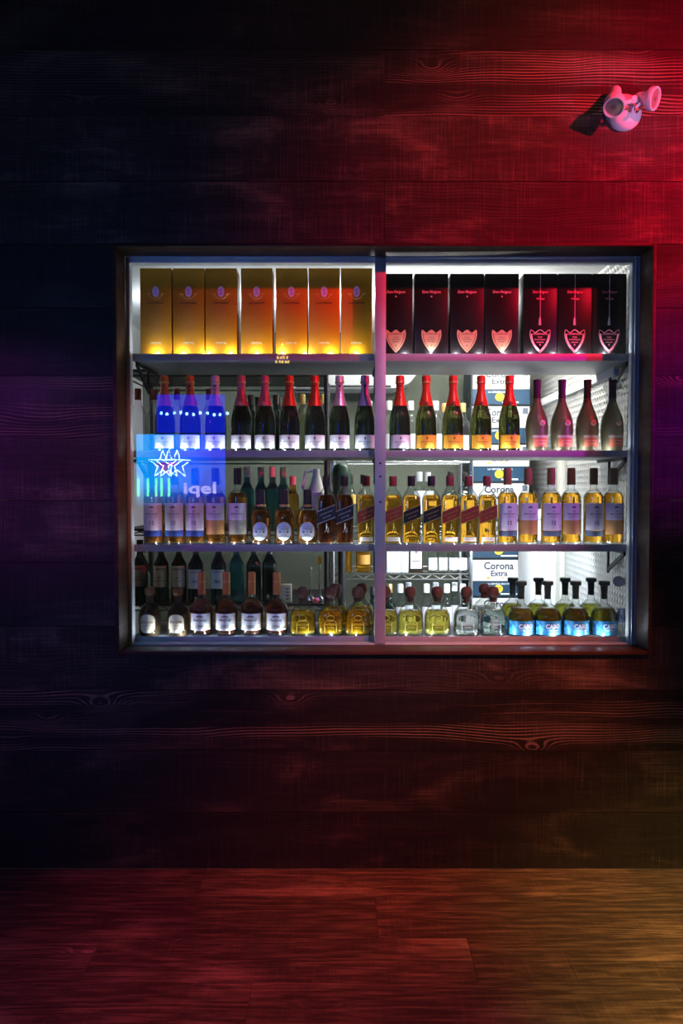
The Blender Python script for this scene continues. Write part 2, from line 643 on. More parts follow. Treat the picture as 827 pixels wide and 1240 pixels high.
# wooden window trim
IX0, IX1 = P(142.5, 540, -0.02).x, P(787.5, 540, -0.02).x
IZ1, IZ0 = P(413, 298.5, -0.02).z, P(413, 788.5, -0.02).z
tb = MB()
YF, YB = -0.022, 0.10
tb.box(OX0 - 0.002, IX0, YF, YB, OZ0 - 0.002, OZ1 + 0.002, 0.21)
tb.box(IX1, OX1 + 0.002, YF, YB, OZ0 - 0.002, OZ1 + 0.002, 0.47)
tb.box(IX0, IX1, YF, YB, IZ1, OZ1 + 0.002, 0.63)
tb.box(IX0, IX1, YF, YB, OZ0 - 0.002, IZ0, 0.83)
tag(tb.build('trim_1', M_TRIM, attr=True, bevel=0.0025), 'dark wooden box trim lining the window opening', kind='structure')

# ------------------------------------------------------------------ window: frame, mullion, two glass panes
win = tag(empty('window_1', (0, 0.12, IZ0)), 'two-pane sliding display window with aluminium frame and centre mullion', kind='structure')


def wpart(mb, name, m, parent=None, **k):
    o = mb.build(name, m, None, **k)
    o.parent = parent or win
    o.matrix_parent_inverse = Matrix.Translation((0, -0.12, -IZ0))
    return o


GX0, GX1 = P(158, 540, 0.10).x, P(765, 540, 0.10).x
GZ1, GZ0 = P(413, 317.5, 0.10).z, P(413, 779.5, 0.10).z
fr = MB()
fr.box(IX0, GX0, 0.101, 0.145, IZ0, IZ1)
fr.box(GX1, IX1, 0.112, 0.145, IZ0, IZ1)
fr.box(GX0, GX1, 0.101, 0.145, GZ1, IZ1)
fr.box(GX0, GX1, 0.101, 0.145, IZ0, GZ0)
# sliding-track ribs
fr.box(GX1 + 0.008, GX1 + 0.013, 0.101, 0.113, IZ0, IZ1)
fr.box(GX1 + 0.022, GX1 + 0.028, 0.101, 0.113, IZ0, IZ1)
fr.box(GX0, GX1, 0.094, 0.102, IZ1 - 0.008, IZ1)
fr.box(GX0, GX1, 0.094, 0.102, IZ0, IZ0 + 0.006)
wpart(fr, 'frame', M_ALU, bevel=0.001)
mx0, mx1 = P(454, 540, 0.095).x, P(467, 540, 0.095).x
mu = wpart(MB().box(mx0, mx1, 0.094, 0.125, IZ0, IZ1), 'mullion', M_MULL, bevel=0.0015)
for py in (561, 577, 608):
    c = P(460.5, py, 0.0935)
    sc = MB().lathe([(0.0045, -0.001), (0.0045, 0.0005), (0.003, 0.0012)], 10, M=Matrix.Rotation(PI / 2, 3, 'X'), c=c)
    wpart(sc, 'screw', M_BLACK)
mm = (mx0 + mx1) / 2
wpart(MB().box(GX0 - 0.004, mm, 0.108, 0.112, GZ0 - 0.003, GZ1 + 0.003), 'pane', M_PANE, smooth=0)
wpart(MB().box(mm, GX1 + 0.004, 0.117, 0.121, GZ0 - 0.003, GZ1 + 0.003), 'pane', M_PANE, smooth=0)

# ------------------------------------------------------------------ storeroom behind the window
SX0, SX1 = -1.26, P(766, 540, 0.13).x
SZ0, SZ1, SY1 = 0.60, 2.482, 1.85
W = 0.05
tag(MB().box(SX0 - W, SX0, 0.13, SY1, SZ0, SZ1).build('wall_left', M_WHITE, smooth=0), kind='structure')
tag(MB().box(SX1, SX1 + W, 0.13, SY1, SZ0, SZ1).build('wall_right', M_PLATE, smooth=0), kind='structure')
tag(MB().box(SX0 - W, SX1 + W, SY1, SY1 + W, SZ0, SZ1).build('wall_back', M_GREYWALL, smooth=0), kind='structure')
tag(MB().box(SX0 - W, SX1 + W, 0.13, SY1 + W, SZ1, SZ1 + W).build('ceiling', M_WHITE, smooth=0), kind='structure')
tag(MB().box(SX0 - W, SX1 + W, 0.13, SY1 + W, SZ0 - W, SZ0).build('floor_storeroom', M_DARKFLOOR, smooth=0), kind='structure')
# infill between wall and storeroom above and below the frame
hd = MB()
hd.box(SX0 - W, SX1 + W, 0.03, 0.13, IZ1 + 0.02, SZ1 + W)
hd.box(SX0 - W, SX1 + W, 0.03, 0.13, SZ0 - W, IZ0 - 0.02)
hd.box(SX0 - W, IX0 - 0.012, 0.03, 0.145, SZ0 - W, SZ1 + W)
hd.box(IX1 + 0.012, SX1 + W + 0.06, 0.03, 0.145, SZ0 - W, SZ1 + W)
tag(hd.build('wall_infill', M_BLACK, smooth=0), kind='structure')
# rail on the plate wall, and a post
ra = P(684, 476, 1.0)
y_r = SX1 / ((684 - CX) / F) * ct - D
rb = MB().box(SX1 - 0.02, SX1, 0.3, SY1, P(684, 476, y_r).z - 0.02, P(684, 476, y_r).z + 0.02)
tag(rb.build('trim_2', M_WHITE, bevel=0.003), 'pale rail running along the diamond plate wall', kind='structure')
pz = MB().box(SX1 - 0.025, SX1, 1.02, 1.10, SZ0, 1.75)
tag(pz.build('trim_3', speckle(mat('grey_post', (0.55, 0.53, 0.48), 0.6), 20, 0.15), bevel=0.003), 'grey upright post on the diamond plate wall', kind='structure')

# ------------------------------------------------------------------ shelves with LED strips
SHY0, SHY1 = 0.152, 0.52
SHX0, SHX1 = GX0 - 0.003, P(763, 540, 0.152).x
shelf_top = {1: P(413, 430, SHY0).z, 2: P(413, 547, SHY0).z, 3: P(413, 661, SHY0).z, 4: P(413, 772, SHY0).z}
shelf_thk = {1: 0.024, 2: 0.022, 3: 0.023, 4: 0.020}
names = {1: 'long grey shelf under the gift boxes, topmost in the window', 2: 'long grey shelf carrying the champagne bottles',
         3: 'long grey shelf carrying the whisky bottles', 4: 'long grey shelf carrying the squat tequila bottles, lowest in the window'}
LEDX = []
x = SHX0 + 0.095
while x < SHX1 - 0.03:
    LEDX.append(x)
    x += 0.1015
for k in (1, 2, 3, 4):
    zt, th = shelf_top[k], shelf_thk[k]
    r = tag(empty('display_shelf', ((SHX0 + SHX1) / 2, SHY0, zt)), names[k], 'shelf', 'display shelves in the window')
    inv = Matrix.Translation((-(SHX0 + SHX1) / 2, -SHY0, -zt))

    def sp(mb, name, m, **kw):
        o = mb.build(name, m, None, **kw)
        o.parent = r
        o.matrix_parent_inverse = inv
        return o
    b = MB().box(SHX0, SHX1, SHY0, SHY1, zt - th, zt - 0.002)
    sp(b, 'board', M_SHELF, bevel=0.001)
    sp(MB().box(SHX0, SHX1, SHY0 - 0.003, SHY0 - 0.0002, zt - th, zt + 0.0055), 'edge_strip', M_EDGE, bevel=0.001)
    led = MB().box(SHX0 + 0.03, SHX1 - 0.02, SHY0 + 0.001, SHY0 + 0.009, zt - 0.003, zt - 0.0012)
    sp(led, 'led_strip', M_WHITEINK, smooth=0)
    for lx in LEDX:
        sp(MB().box(lx - 0.0025, lx + 0.0025, SHY0 + 0.0025, SHY0 + 0.0075, zt - 0.0012, zt + 0.0004), 'led_diode', M_LED, smooth=0)
    for bx, sg in ((SHX0 + 0.012, 1), (mm - 0.012, -1), (SHX1 - 0.012, -1)):
        if k == 4:
            continue
        br = MB()
        ya, yb, za = SHY0 + 0.012, SHY0 + 0.20, zt - th
        br.box(bx - 0.004, bx + 0.004, ya, SHY1 - 0.02, za - 0.012, za)
        br.hexa([(bx - 0.004, ya, za - 0.018), (bx - 0.004, ya, za), (bx - 0.004, yb, za - 0.105), (bx - 0.004, yb, za - 0.085),
                 (bx + 0.004, ya, za - 0.018), (bx + 0.004, ya, za), (bx + 0.004, yb, za - 0.105), (bx + 0.004, yb, za - 0.085)])
        br.box(bx - 0.004, bx + 0.004, yb - 0.004, yb + 0.008, za - 0.11, za)
        sp(br, 'bracket', M_BLACKST)

ORD = ['first', 'second', 'third', 'fourth', 'fifth', 'sixth', 'seventh', 'eighth', 'ninth', 'tenth', 'eleventh', 'twelfth',
       'thirteenth', 'fourteenth', 'fifteenth', 'sixteenth', 'seventeenth', 'eighteenth', 'nineteenth', 'twentieth']


# ------------------------------------------------------------------ gift boxes
def gold_box():
    r = empty('gift_box')
    w, h, d = 0.1275, 0.355, 0.115
    MB().box(-w / 2, w / 2, 0, d, 0, h).build('carton', M_CARTON, r, bevel=0.002)
    e = MB().prism([(0.0135 * math.cos(t), 0.26 + 0.022 * math.sin(t)) for t in [2 * PI * k / 20 for k in range(20)]], -0.0012, 0.0004)
    em = e.build('emblem', M_OVAL, r, smooth=0)
    MB().text('S', h=0.024, c=(0, 0.26), y=-0.0016).build('monogram', mat('violet_ink', (0.50, 0.34, 0.72), 0.5), em, smooth=0)
    o = MB()
    o.tube([(0.026 * math.sin(t), -0.0006, 0.256 - 0.026 * math.cos(t)) for t in [-1.5 + 3.0 * k / 12 for k in range(13)]], 0.0008, 4)
    for sx in (-1, 1):
        o.tube([(sx * (0.021 + 0.004 * k), -0.0006, 0.250 + 0.003 * math.sin(k * 2.2)) for k in range(5)], 0.0011, 4)
    o.build('ornament', mat('pale_gold_ink', (0.85, 0.55, 0.15), 0.4), r)
    t = MB().text('LOUIS ROEDERER', w=0.066, c=(0, 0.2145), y=-0.0008)
    t.build('lettering', mat('dark_brown_ink', (0.06, 0.025, 0.01), 0.5), r, smooth=0)
    t = MB().text('CRISTAL', w=0.046, c=(0, 0.053), y=-0.0008)
    t.build('lettering', mat('pale_ink', (0.92, 0.75, 0.40), 0.4), r, smooth=0)
    return r


YBX = 0.172
for i, (a, b) in enumerate([(170.1, 208), (209.6, 247.8), (248.6, 287.2), (291.8, 330), (333.8, 372.2), (373.6, 411.6), (412.6, 450.8)]):
    c = P((a + b) / 2, 430, YBX)
    o = instance('gold', gold_box, (c.x, YBX, shelf_top[1]), 0)
    where = ['nearest the window frame', '', '', '', '', '', 'nearest the centre mullion'][i]
    tag(o, 'tall golden gift box with lilac oval emblem, %s from the window\'s left end' % ORD[i], 'box', 'golden gift boxes on the top shelf')


def shield_pts(w, z0, z1):
    pts = []
    for u in [k / 10 for k in range(-10, 11)]:
        zt = z1 - 0.012 * (1 - abs(math.cos(u * PI)) ** 1.6)
        pts.append((u * w / 2 * 0.94, zt))
    for k in range(1, 12):
        t = k / 12
        pts.append((w / 2 * (1 - t ** 2.3) * (1 if t > 0.15 else 0.97 + t * 0.2), z1 + (z0 - z1) * (0.06 + 0.94 * t)))
    pts.append((0, z0))
    for k in range(11, 0, -1):
        t = k / 12
        pts.append((-w / 2 * (1 - t ** 2.3) * (1 if t > 0.15 else 0.97 + t * 0.2), z1 + (z0 - z1) * (0.06 + 0.94 * t)))
    return pts


def dark_box(rose):
    def mk():
        r = empty('gift_box')
        w, h, d = 0.137, 0.333, 0.118
        MB().box(-w / 2, w / 2, 0, d, 0, h).build('carton', M_DARKCARTON, r, bevel=0.002)
        ink = M_PINKINK if rose else M_REDINK
        t = MB().text('Dom P\u00e9rignon', w=0.075 if not rose else 0.062, h=0.015, c=(0, 0.2575), y=-0.001, shear=0.15)
        s5 = [(0.005 * (1 if k % 2 == 0 else 0.45) * math.sin(k * PI / 5), 0.2405 + 0.005 * (1 if k % 2 == 0 else 0.45) * math.cos(k * PI / 5)) for k in range(10)]
        t.prism(s5, -0.001, 0.0002)
        if rose:
            t.text('vintage', w=0.034, c=(0, 0.231), y=-0.001)
        t.build('lettering', ink, r, smooth=0)
        pts = shield_pts(0.083, 0.013, 0.106)
        cz = 0.066
        if rose:
            o = MB()
            o.tube([(x, -0.0008, z) for x, z in pts], 0.0013, 4, True)
            rim = [(x * 0.86, (z - cz) * 0.86 + cz) for x, z in pts]
            o.tube([(x, -0.0008, z) for x, z in rim[21:]], 0.0030, 4)
            o.text('CHAMPAGNE', w=0.058, c=(0, 0.089), y=-0.0014)
            o.text('Dom P\u00e9rignon', w=0.044, c=(0, 0.066), y=-0.001)
            o.text('millesime', w=0.03, c=(0, 0.056), y=-0.001)
            o.text('rose', w=0.018, c=(0, 0.076), y=-0.001)
            o.prism([(x * 0.8, z - 0.195) for x, z in s5], -0.001, 0.0002)
            o.build('shield', M_PINKINK, r)
            ln = MB().box(-0.0011, 0.0011, -0.0008, 0.0002, 0.155, 0.333)
            ln.prism([(-0.0011, 0.16), (-0.005, 0.15), (-0.006, 0.125), (0.004, 0.125), (0.003, 0.15), (0.0011, 0.16)], -0.0008, 0.0002)
            ln.build('bottle_motif', mat('pale_pink_ink', (0.62, 0.42, 0.46), 0.4), r, smooth=0)
        else:
            s = MB().prism(pts, -0.0016, 0.0004).build('shield', M_TAN, r, smooth=0)
            o = MB()
            rim = [(x * 0.82, (z - cz) * 0.82 + cz) for x, z in pts]
            for (x, z) in rim[21:]:
                o.box(x - 0.0016, x + 0.0016, -0.0021, -0.0016, z - 0.0022, z + 0.0022)
            o.text('Dom P\u00e9rignon', w=0.038, c=(0, 0.066), y=-0.0021)
            o.text('VINTAGE', w=0.024, c=(0, 0.075), y=-0.0021)
            o.text('Champagne', w=0.03, c=(0, 0.057), y=-0.0021)
            o.text('CHAMPAGNE', w=0.05, h=0.005, c=(0, 0.089), y=-0.0021)
            o.prism([(x * 0.8, z - 0.199) for x, z in s5], -0.0021, -0.0016)
            o.build('lettering', mat('brown_ink', (0.12, 0.055, 0.03), 0.5), s, smooth=0)
        return r
    return mk


for i, (a, b) in enumerate([(458.5, 500), (501.8, 542.6), (544.8, 585.8), (586.6, 628.2), (633.0, 674.4), (675.4, 715.8), (717.2, 757.4)]):
    c = P((a + b) / 2, 430, YBX)
    rose = i >= 4
    o = instance('dark%d' % rose, dark_box(rose), (c.x, YBX, shelf_top[1]))
    if rose:
        tag(o, 'black gift box with pink outlined shield, %s of three beside the plate wall' % ['leftmost', 'middle', 'rightmost'][i - 4], 'box', 'black gift boxes on the top shelf')
    else:
        tag(o, 'black gift box with solid tan shield, %s from the centre mullion' % ORD[i], 'box', 'black gift boxes on the top shelf')


# ------------------------------------------------------------------ bottles
def champagne(foil, label_m, lab, seal=None, vert=None, glass=None, key=''):
    def mk():
        r = empty('champagne_bottle')
        body = [(0.030, 0.004), (0.041, 0.001)] + [(0.0435, 0.006)] + curve([(0.0437, 0.02), (0.0437, 0.115), (0.0405, 0.152), (0.029, 0.195), (0.0185, 0.235), (0.0150, 0.262), (0.0145, 0.300)], 4) + [(0.013, 0.302)]
        MB().lathe(body, 28).build('glass', glass or M_BLACKGLASS, r)
        fo = curve([(0.0315, 0.190), (0.0245, 0.216), (0.0185, 0.240), (0.0162, 0.262), (0.0160, 0.280)], 4) + [(0.0185, 0.284), (0.0190, 0.291), (0.0172, 0.296), (0.0182, 0.304), (0.0168, 0.314), (0.010, 0.317)]
        f = MB().lathe(fo, 24).build('foil', foil, r)
        bd = MB().lathe([(0.0193, 0.285), (0.0200, 0.2875), (0.0193, 0.290)], 24)
        bd.build('wire_band', M_GOLD, f)
        if vert:
            t = MB()
            z = 0.272
            for ch in vert:
                rr = 0.0172 + max(0, (0.262 - z)) * 0.23
                t.text(ch, h=0.0115, c=(0, z), r=rr + 0.0012)
                z -= 0.0165
            t.build('lettering', mat('dark_foil_ink', (0.16, 0.02, 0.03), 0.5), f, smooth=0)
        if seal:
            c = (0, -0.0322, 0.198)
            MB().lathe([(0.0095, -0.002), (0.0095, 0.002), (0.007, 0.0035)], 16, c=c, M=Matrix.Rotation(PI / 2 - 0.5, 3, 'X')).build('seal', seal, f)
        la = MB().wrap(0.0440, 1.15, 0.015, 0.069).build('label', label_m, r)
        t = MB().text(lab[0], w=0.052, c=(0, 0.041), r=0.0452)
        t.text(lab[1], w=0.026, c=(0, 0.031), r=0.0452)
        t.prism([(0.004 * math.cos(q), 0.056 + 0.005 * math.sin(q)) for q in [k * PI / 4 for k in range(8)]], -0.0453, -0.0448)
        t.build('lettering', lab[2], la, smooth=0)
        return r
    return mk


INK_D = mat('dark_grey_ink', (0.10, 0.09, 0.11), 0.5)
INK_B = mat('brown_orange_ink', (0.30, 0.10, 0.02), 0.5)
MO = ('MO\u00cbT & CHANDON', 'CHAMPAGNE', INK_D)
VC = ('Veuve Clicquot', 'PONSARDIN', INK_B)
VERT = 'MO\u00cbT'


def cognac_frosted():
    r = empty('cognac_bottle')
    body = [(0.030, 0.003), (0.037, 0.0), (0.0395, 0.006)] + curve([(0.0405, 0.012), (0.0445, 0.06), (0.0462, 0.098), (0.0410, 0.140), (0.0270, 0.178), (0.0175, 0.205), (0.0148, 0.222)], 4)
    MB().lathe(body, 28).build('glass', M_FROST, r)
    MB().lathe(curve([(0.0170, 0.200), (0.0155, 0.215), (0.0145, 0.225), (0.0140, 0.280)], 3) + [(0.0140, 0.281)], 20, c=(0, 0, 0)).build('neck', M_DARKGREEN, r)
    MB().lathe([(0.0155, 0.222), (0.0150, 0.25), (0.0158, 0.287), (0.0165, 0.290), (0.0165, 0.298), (0.012, 0.300)], 20).build('capsule', M_CAPSULE, r)
    m = Matrix.Rotation(PI / 2, 3, 'X')
    me = MB().lathe([(0.0115, -0.004), (0.0115, 0.002), (0.009, 0.0035)], 20, c=(0.012, -0.0445, 0.118), M=m).build('medallion', mat('pink_gold_medallion', (0.85, 0.50, 0.42), 0.35, 0.3), r)
    MB().tube([(0.012 + 0.005 * math.cos(q), -0.0485, 0.118 + 0.006 * math.sin(q)) for q in [k * 0.7 for k in range(9)]], 0.0011, 4).build('figure', mat('deep_red_ink', (0.5, 0.10, 0.10), 0.5), me)
    la = MB().wrap(0.0445, 0.80, 0.022, 0.056, off=0.0005, mid=0.25).build('label', mat('coral_label', (0.72, 0.17, 0.10), 0.45), r)
    MB().wrap(0.0460, 0.86, 0.058, 0.068, off=0.0005, mid=0.25).text('REMY MARTIN', w=0.05, c=(0.011, 0.063), r=0.0478).build('label_band', mat('pale_band', (0.75, 0.62, 0.55), 0.4), r)
    MB().text('FINE CHAMPAGNE', w=0.046, c=(0.011, 0.046), r=0.0462).text('COGNAC', w=0.03, c=(0.011, 0.034), r=0.0462).build('lettering', M_REDINK, la, smooth=0)
    return r


YS2 = 0.162 + 0.045
sec = [(199.7, 'A'), (230.7, 'A'), (261.2, 'B'), (292.5, 'C'), (320.9, 'C'), (350.7, 'D'), (381.4, 'D'), (411.2, 'E'), (441.8, 'F'),
       (484.2, 'D'), (515.8, 'V'), (548.3, 'V'), (582.1, 'V'), (616.4, 'V'), (649.6, 'R'), (679.8, 'R'), (710.5, 'R'), (740.7, 'R')]
SEAL_P = mat('pink_seal', (0.80, 0.35, 0.42), 0.4)
SEAL_D = mat('dark_seal', (0.25, 0.05, 0.02), 0.4)
makers2 = {'A': champagne(M_FOILORANGE, M_PAPER, MO, vert=VERT), 'B': champagne(M_FOILSILVER, M_PAPER, MO, vert=VERT),
           'C': champagne(M_FOILPINK, M_PAPER, MO, seal=SEAL_P), 'D': champagne(M_FOILRED, M_PAPER, MO, vert=VERT, glass=M_BLACKGLASS),
           'E': champagne(M_FOILSILVER, M_PAPER, MO, vert=VERT), 'F': champagne(M_FOILREFLECT, M_PAPER, MO, vert=VERT),
           'V': champagne(M_FOILRED, M_YELLOW, VC, seal=SEAL_D, glass=M_DARKGREEN), 'R': cognac_frosted}
desc2 = {'A': 'champagne bottle with white label and orange neck foil', 'B': 'champagne bottle with white label and silver neck foil',
         'C': 'champagne bottle with white label and round pink neck seal', 'D': 'champagne bottle with white label and red lettered foil',
         'E': 'champagne bottle with white label and pale neck foil', 'F': 'champagne bottle with white label and lilac neck foil',
         'V': 'champagne bottle with yellow orange label and red foil', 'R': 'frosted olive cognac bottle with round medallion'}
cnt = {}
for i, (px, k) in enumerate(sec):
    c = P(px, 547, YS2)
    if k == 'E':
        CACHE['s2E'] = CACHE.get('s2B') or None
        if CACHE['s2E'] is None:
            del CACHE['s2E']
    o = instance('s2' + k, makers2[k], (c.x, YS2, shelf_top[2]), 0)
    if k != 'R':
        o.name = 'champagne_bottle'
        q = '%s, %s bottle along the champagne shelf' % (desc2[k], ORD[i])
    else:
        q = '%s, %s of the four beside the plate wall' % (desc2[k], ORD[i - 14])
    tag(o, q, 'bottle', 'champagne bottles on their shelf' if k != 'R' else 'frosted cognac bottles beside the champagne')


def malt(kind, g=0):
    """round-shouldered whisky bottle with tall cap"""
    def mk():
        r = empty('whisky_bottle')
        R = 0.0408
        prof = [(0.032, 0.004), (R - 0.003, 0.0), (R, 0.004)] + curve([(R, 0.012), (R, 0.180), (0.0388, 0.202), (0.029, 0.220), (0.0170, 0.229), (0.0142, 0.240), (0.0140, 0.262)], 4)
        b = MB().lathe(prof, 28).build('glass', M_CLEAR, r)
        lq = [(0.028, 0.014), (R - 0.004, 0.012)] + curve([(R - 0.0028, 0.018), (R - 0.0028, 0.180), (0.0372, 0.201), (0.0290, 0.2165)], 4) + [(0.025, 0.2175)]
        MB().lathe(lq, 28).build('spirit', M_AMBER if not g else M_DARKAMBER, b)
        MB().lathe([(0.0168, 0.250), (0.0172, 0.252), (0.0172, 0.300), (0.0160, 0.3185), (0.012, 0.320)], 20).build('cap', M_TANCAP if not g else M_DARKCAP, r)
        if kind == 'twelve':
            la = MB().wrap(R + 0.0003, 1.10, 0.062, 0.174).build('label', M_LILAC, r)
            MB().wrap(R + 0.0003, 1.10, 0.038, 0.0605).build('label_band', M_NAVY if g else mat('slate_band', (0.10, 0.12, 0.20), 0.4), r)
            t = MB().text('12', h=0.016, c=(0.002, 0.094), r=R + 0.0014)
        else:
            la = MB().wrap(R + 0.0003, 1.10, 0.104, 0.174).build('label', M_LILAC, r)
            MB().wrap(R + 0.0003, 1.10, 0.046, 0.1035).build('lower_label', M_COPPER if kind == 'copper' else M_KHAKI, r)
            t = MB()
        t.text('MACALLAN', w=0.050, c=(0, 0.130), r=R + 0.0014)
        t.text('THE', w=0.010, c=(0, 0.140), r=R + 0.0014)
        t.prism([(0.010 * math.cos(q), 0.155 + 0.007 * math.sin(q)) for q in [k * PI / 5 for k in range(6)]], -R - 0.0014, -R - 0.0009)
        t.text('HIGHLAND SINGLE MALT', w=0.044, c=(0, 0.118), r=R + 0.0014)
        t.build('lettering', mat('plum_ink', (0.16, 0.09, 0.18), 0.5), la, smooth=0)
        return r
    return mk


def blend():
    """wide bottle with bright oval label"""
    r = empty('whisky_bottle')
    prof = [(0.030, 0.004), (0.040, 0.0), (0.0425, 0.005)] + curve([(0.0425, 0.012), (0.0420, 0.085), (0.0435, 0.115), (0.0360, 0.145), (0.0210, 0.163), (0.0155, 0.172), (0.0150, 0.185)], 4)
    b = MB().lathe(prof, 28, sy=0.8).build('glass', M_CLEAR, r)
    lq = [(0.030, 0.012), (0.036, 0.010)] + curve([(0.0390, 0.016), (0.0388, 0.085), (0.0402, 0.115), (0.0330, 0.143)], 4) + [(0.03, 0.145)]
    MB().lathe(lq, 28, sy=0.8).build('spirit', M_DARKAMBER, b)
    MB().lathe([(0.0185, 0.150), (0.0178, 0.17), (0.0170, 0.222), (0.0150, 0.230)], 20).build('cap', M_DARKCAP, r)
    MB().lathe([(0.0200, 0.158), (0.0215, 0.163), (0.0200, 0.168)], 20).build('collar', M_GOLD, r)
    la = MB().prism([(0.0290 * max(-1, min(1, 1.08 * math.cos(q))), 0.057 + 0.040 * math.sin(q) * (1.0 if math.sin(q) > 0 else 0.92)) for q in [2 * PI * k / 28 for k in range(28)]], -0.0385, -0.030).build('label', mat('silver_oval_label', (0.70, 0.70, 0.72), 0.35, 0.3), r, bevel=0.001)
    t = MB().text('CHIVAS', w=0.040, c=(0, 0.068), y=-0.0392)
    t.text('REGAL', w=0.026, c=(0, 0.044), y=-0.0392)
    t.text('12', h=0.010, c=(0, 0.056), y=-0.0392)
    for sx in (-1, 1):
        t.prism([(sx * 0.015 + 0.005 * math.cos(q), 0.056 + 0.0045 * math.sin(q)) for q in [k * PI / 4 for k in range(8)]], -0.0392, -0.0387)
    t.box(-0.026, 0.026, -0.0392, -0.0386, 0.0765, 0.0780)
    t.box(-0.026, 0.026, -0.0392, -0.0386, 0.0355, 0.0370)
    t.build('lettering', INK_D, la, smooth=0)
    return r


def square(col):
    """square whisky bottle with slanted label"""
    def mk():
        r = empty('whisky_bottle')
        R = 0.0370
        n = 6
        prof = [(R - 0.006, 0.003), (R - 0.003, 0.0), (R, 0.004), (R, 0.01), (R, 0.10)] + [(R, 0.183)] 
        b = MB()
        sh = curve([(R, 0.183), (0.0348, 0.201), (0.0258, 0.219), (0.0160, 0.234), (0.0140, 0.248), (0.0138, 0.262)], 4)
        # blend the cross-section from square to round up the shoulder
        pr = prof[:-1] + sh
        seg = 32
        vs, fs = [], []
        for (rr, z) in pr:
            nn = 6 if z < 0.185 else max(2.0, 6 - (z - 0.185) / 0.045 * 4)
            for k in range(seg):
                t = 2 * PI * (k + 0.5) / seg
                cx, sx = math.cos(t), math.sin(t)
                q = (abs(cx) ** nn + abs(sx) ** nn) ** (-1 / nn)
                vs.append((rr * q * cx, rr * q * sx, z))
        m = len(pr)
        for i in range(m - 1):
            for k in range(seg):
                a, c2 = i * seg + k, i * seg + (k + 1) % seg
                fs.append((a, c2, c2 + seg, a + seg))
        fs.append(tuple(range(seg - 1, -1, -1)))
        fs.append(tuple((m - 1) * seg + k for k in range(seg)))
        b.add(vs, fs)
        dark = col == 'dark'
        bo = b.build('glass', M_CLEAR, r)
        sp = [(R - 0.008, 0.012), (R - 0.004, 0.011), (R - 0.0032, 0.016), (R - 0.0032, 0.180), (R - 0.006, 0.197), (R - 0.013, 0.207), (R - 0.018, 0.2085)]
        MB().lathe(sp, 32, n=5).build('spirit', M_COGNAC if dark else M_AMBER, bo)
        MB().lathe([(0.0158, 0.244), (0.0162, 0.246), (0.0162, 0.282), (0.0150, 0.286)], 20).build('cap', M_REDCAP if col == 'red' else M_DARKCAP, r)
        k = math.tan(math.radians(22))
        w = R - 0.0015
        for name, zc, hh, mm_ in (('label', 0.128, 0.0235, M_REDLAB if col == 'red' else M_BLACKLAB), ('gold_edge', 0.1535, 0.0014, M_GOLD), ('gold_edge', 0.1025, 0.0014, M_GOLD)):
            if dark and name == 'gold_edge':
                mm_ = M_SILVERINK
            lo = MB().prism([(-w, zc - hh - k * w), (w, zc - hh + k * w), (w, zc + hh + k * w), (-w, zc + hh - k * w)], -R - 0.0008, -R + 0.004).build(name, mm_, r, smooth=0)
            if name == 'label':
                lab = lo
        t = MB().text('JOHNNIE WALKER', w=0.058, c=(0, 0.134), y=-R - 0.0014, rot=math.radians(22))
        t.text({'red': 'RED LABEL', 'black': 'BLACK LABEL', 'dark': 'BLUE LABEL'}[col], w=0.036, c=(0.002, 0.119), y=-R - 0.0014, rot=math.radians(22))
        t.build('lettering', M_SILVERINK if dark else M_GOLD, lab, smooth=0)
        if col == 'red':
            lo = MB().box(-0.026, 0.026, -R - 0.0008, -R + 0.003, 0.018, 0.034).build('base_label', M_CREAM, r, smooth=0)
            MB().text('SCOTCH WHISKY', w=0.04, c=(0, 0.026), y=-R - 0.0014).build('lettering', M_REDLAB, lo, smooth=0)
        # walking man mark
        t = MB()
        g = -R - 0.0005
        t.tube([(-0.006, g, 0.055), (0.0, g, 0.070), (0.006, g, 0.054)], 0.0012, 4)
        t.tube([(0.0, g, 0.068), (0.001, g, 0.084)], 0.0022, 4)
        t.tube([(0.001, g, 0.080), (0.008, g, 0.072), (0.010, g, 0.055)], 0.0008, 4)
        t.lathe([(0.0022, 0.085), (0.0024, 0.088), (0.0016, 0.092)], 8, c=(0.001, g, 0))
        t.build('figure', M_GOLD if not dark else M_SILVERINK, r)
        return r
    return mk


YS3 = 0.162 + 0.043
n3 = 0
row3 = [(186.7, 'M12L'), (212.2, 'M12L'), (236.9, 'M12L'), (261.6, 'MCL'), (288.3, 'MKL'), (316, 'CH'), (344.5, 'CH'), (372.5, 'CH'),
        (395.4, 'JD'), (417.4, 'JD'), (443.4, 'JR'), (475.7, 'JR'), (498, 'JB'), (522, 'JB'), (544.6, 'JR'), (567, 'JR'), (589.2, 'JR'),
        (614, 'M12'), (639, 'MC'), (666.6, 'M12'), (690.9, 'MC'), (718, 'M12'), (742, 'MC')]
mk3 = {'M12L': malt('twelve', 1), 'MCL': malt('copper', 1), 'MKL': malt('khaki', 1), 'CH': blend, 'JD': square('dark'), 'JR': square('red'), 'JB': square('black'),
       'M12': malt('twelve'), 'MC': malt('copper')}
d3 = {'M12L': 'whisky bottle with tall lilac label and navy band', 'MCL': 'whisky bottle with lilac label over a copper one', 'MKL': 'whisky bottle with lilac label over a khaki one',
      'CH': 'wide whisky bottle with silver oval label', 'JD': 'dark square whisky bottle with black slanted label', 'JR': 'square whisky bottle with red slanted label',
      'JB': 'square amber whisky bottle with black slanted label', 'M12': 'amber whisky bottle with tall lilac label', 'MC': 'amber whisky bottle with lilac and copper labels'}
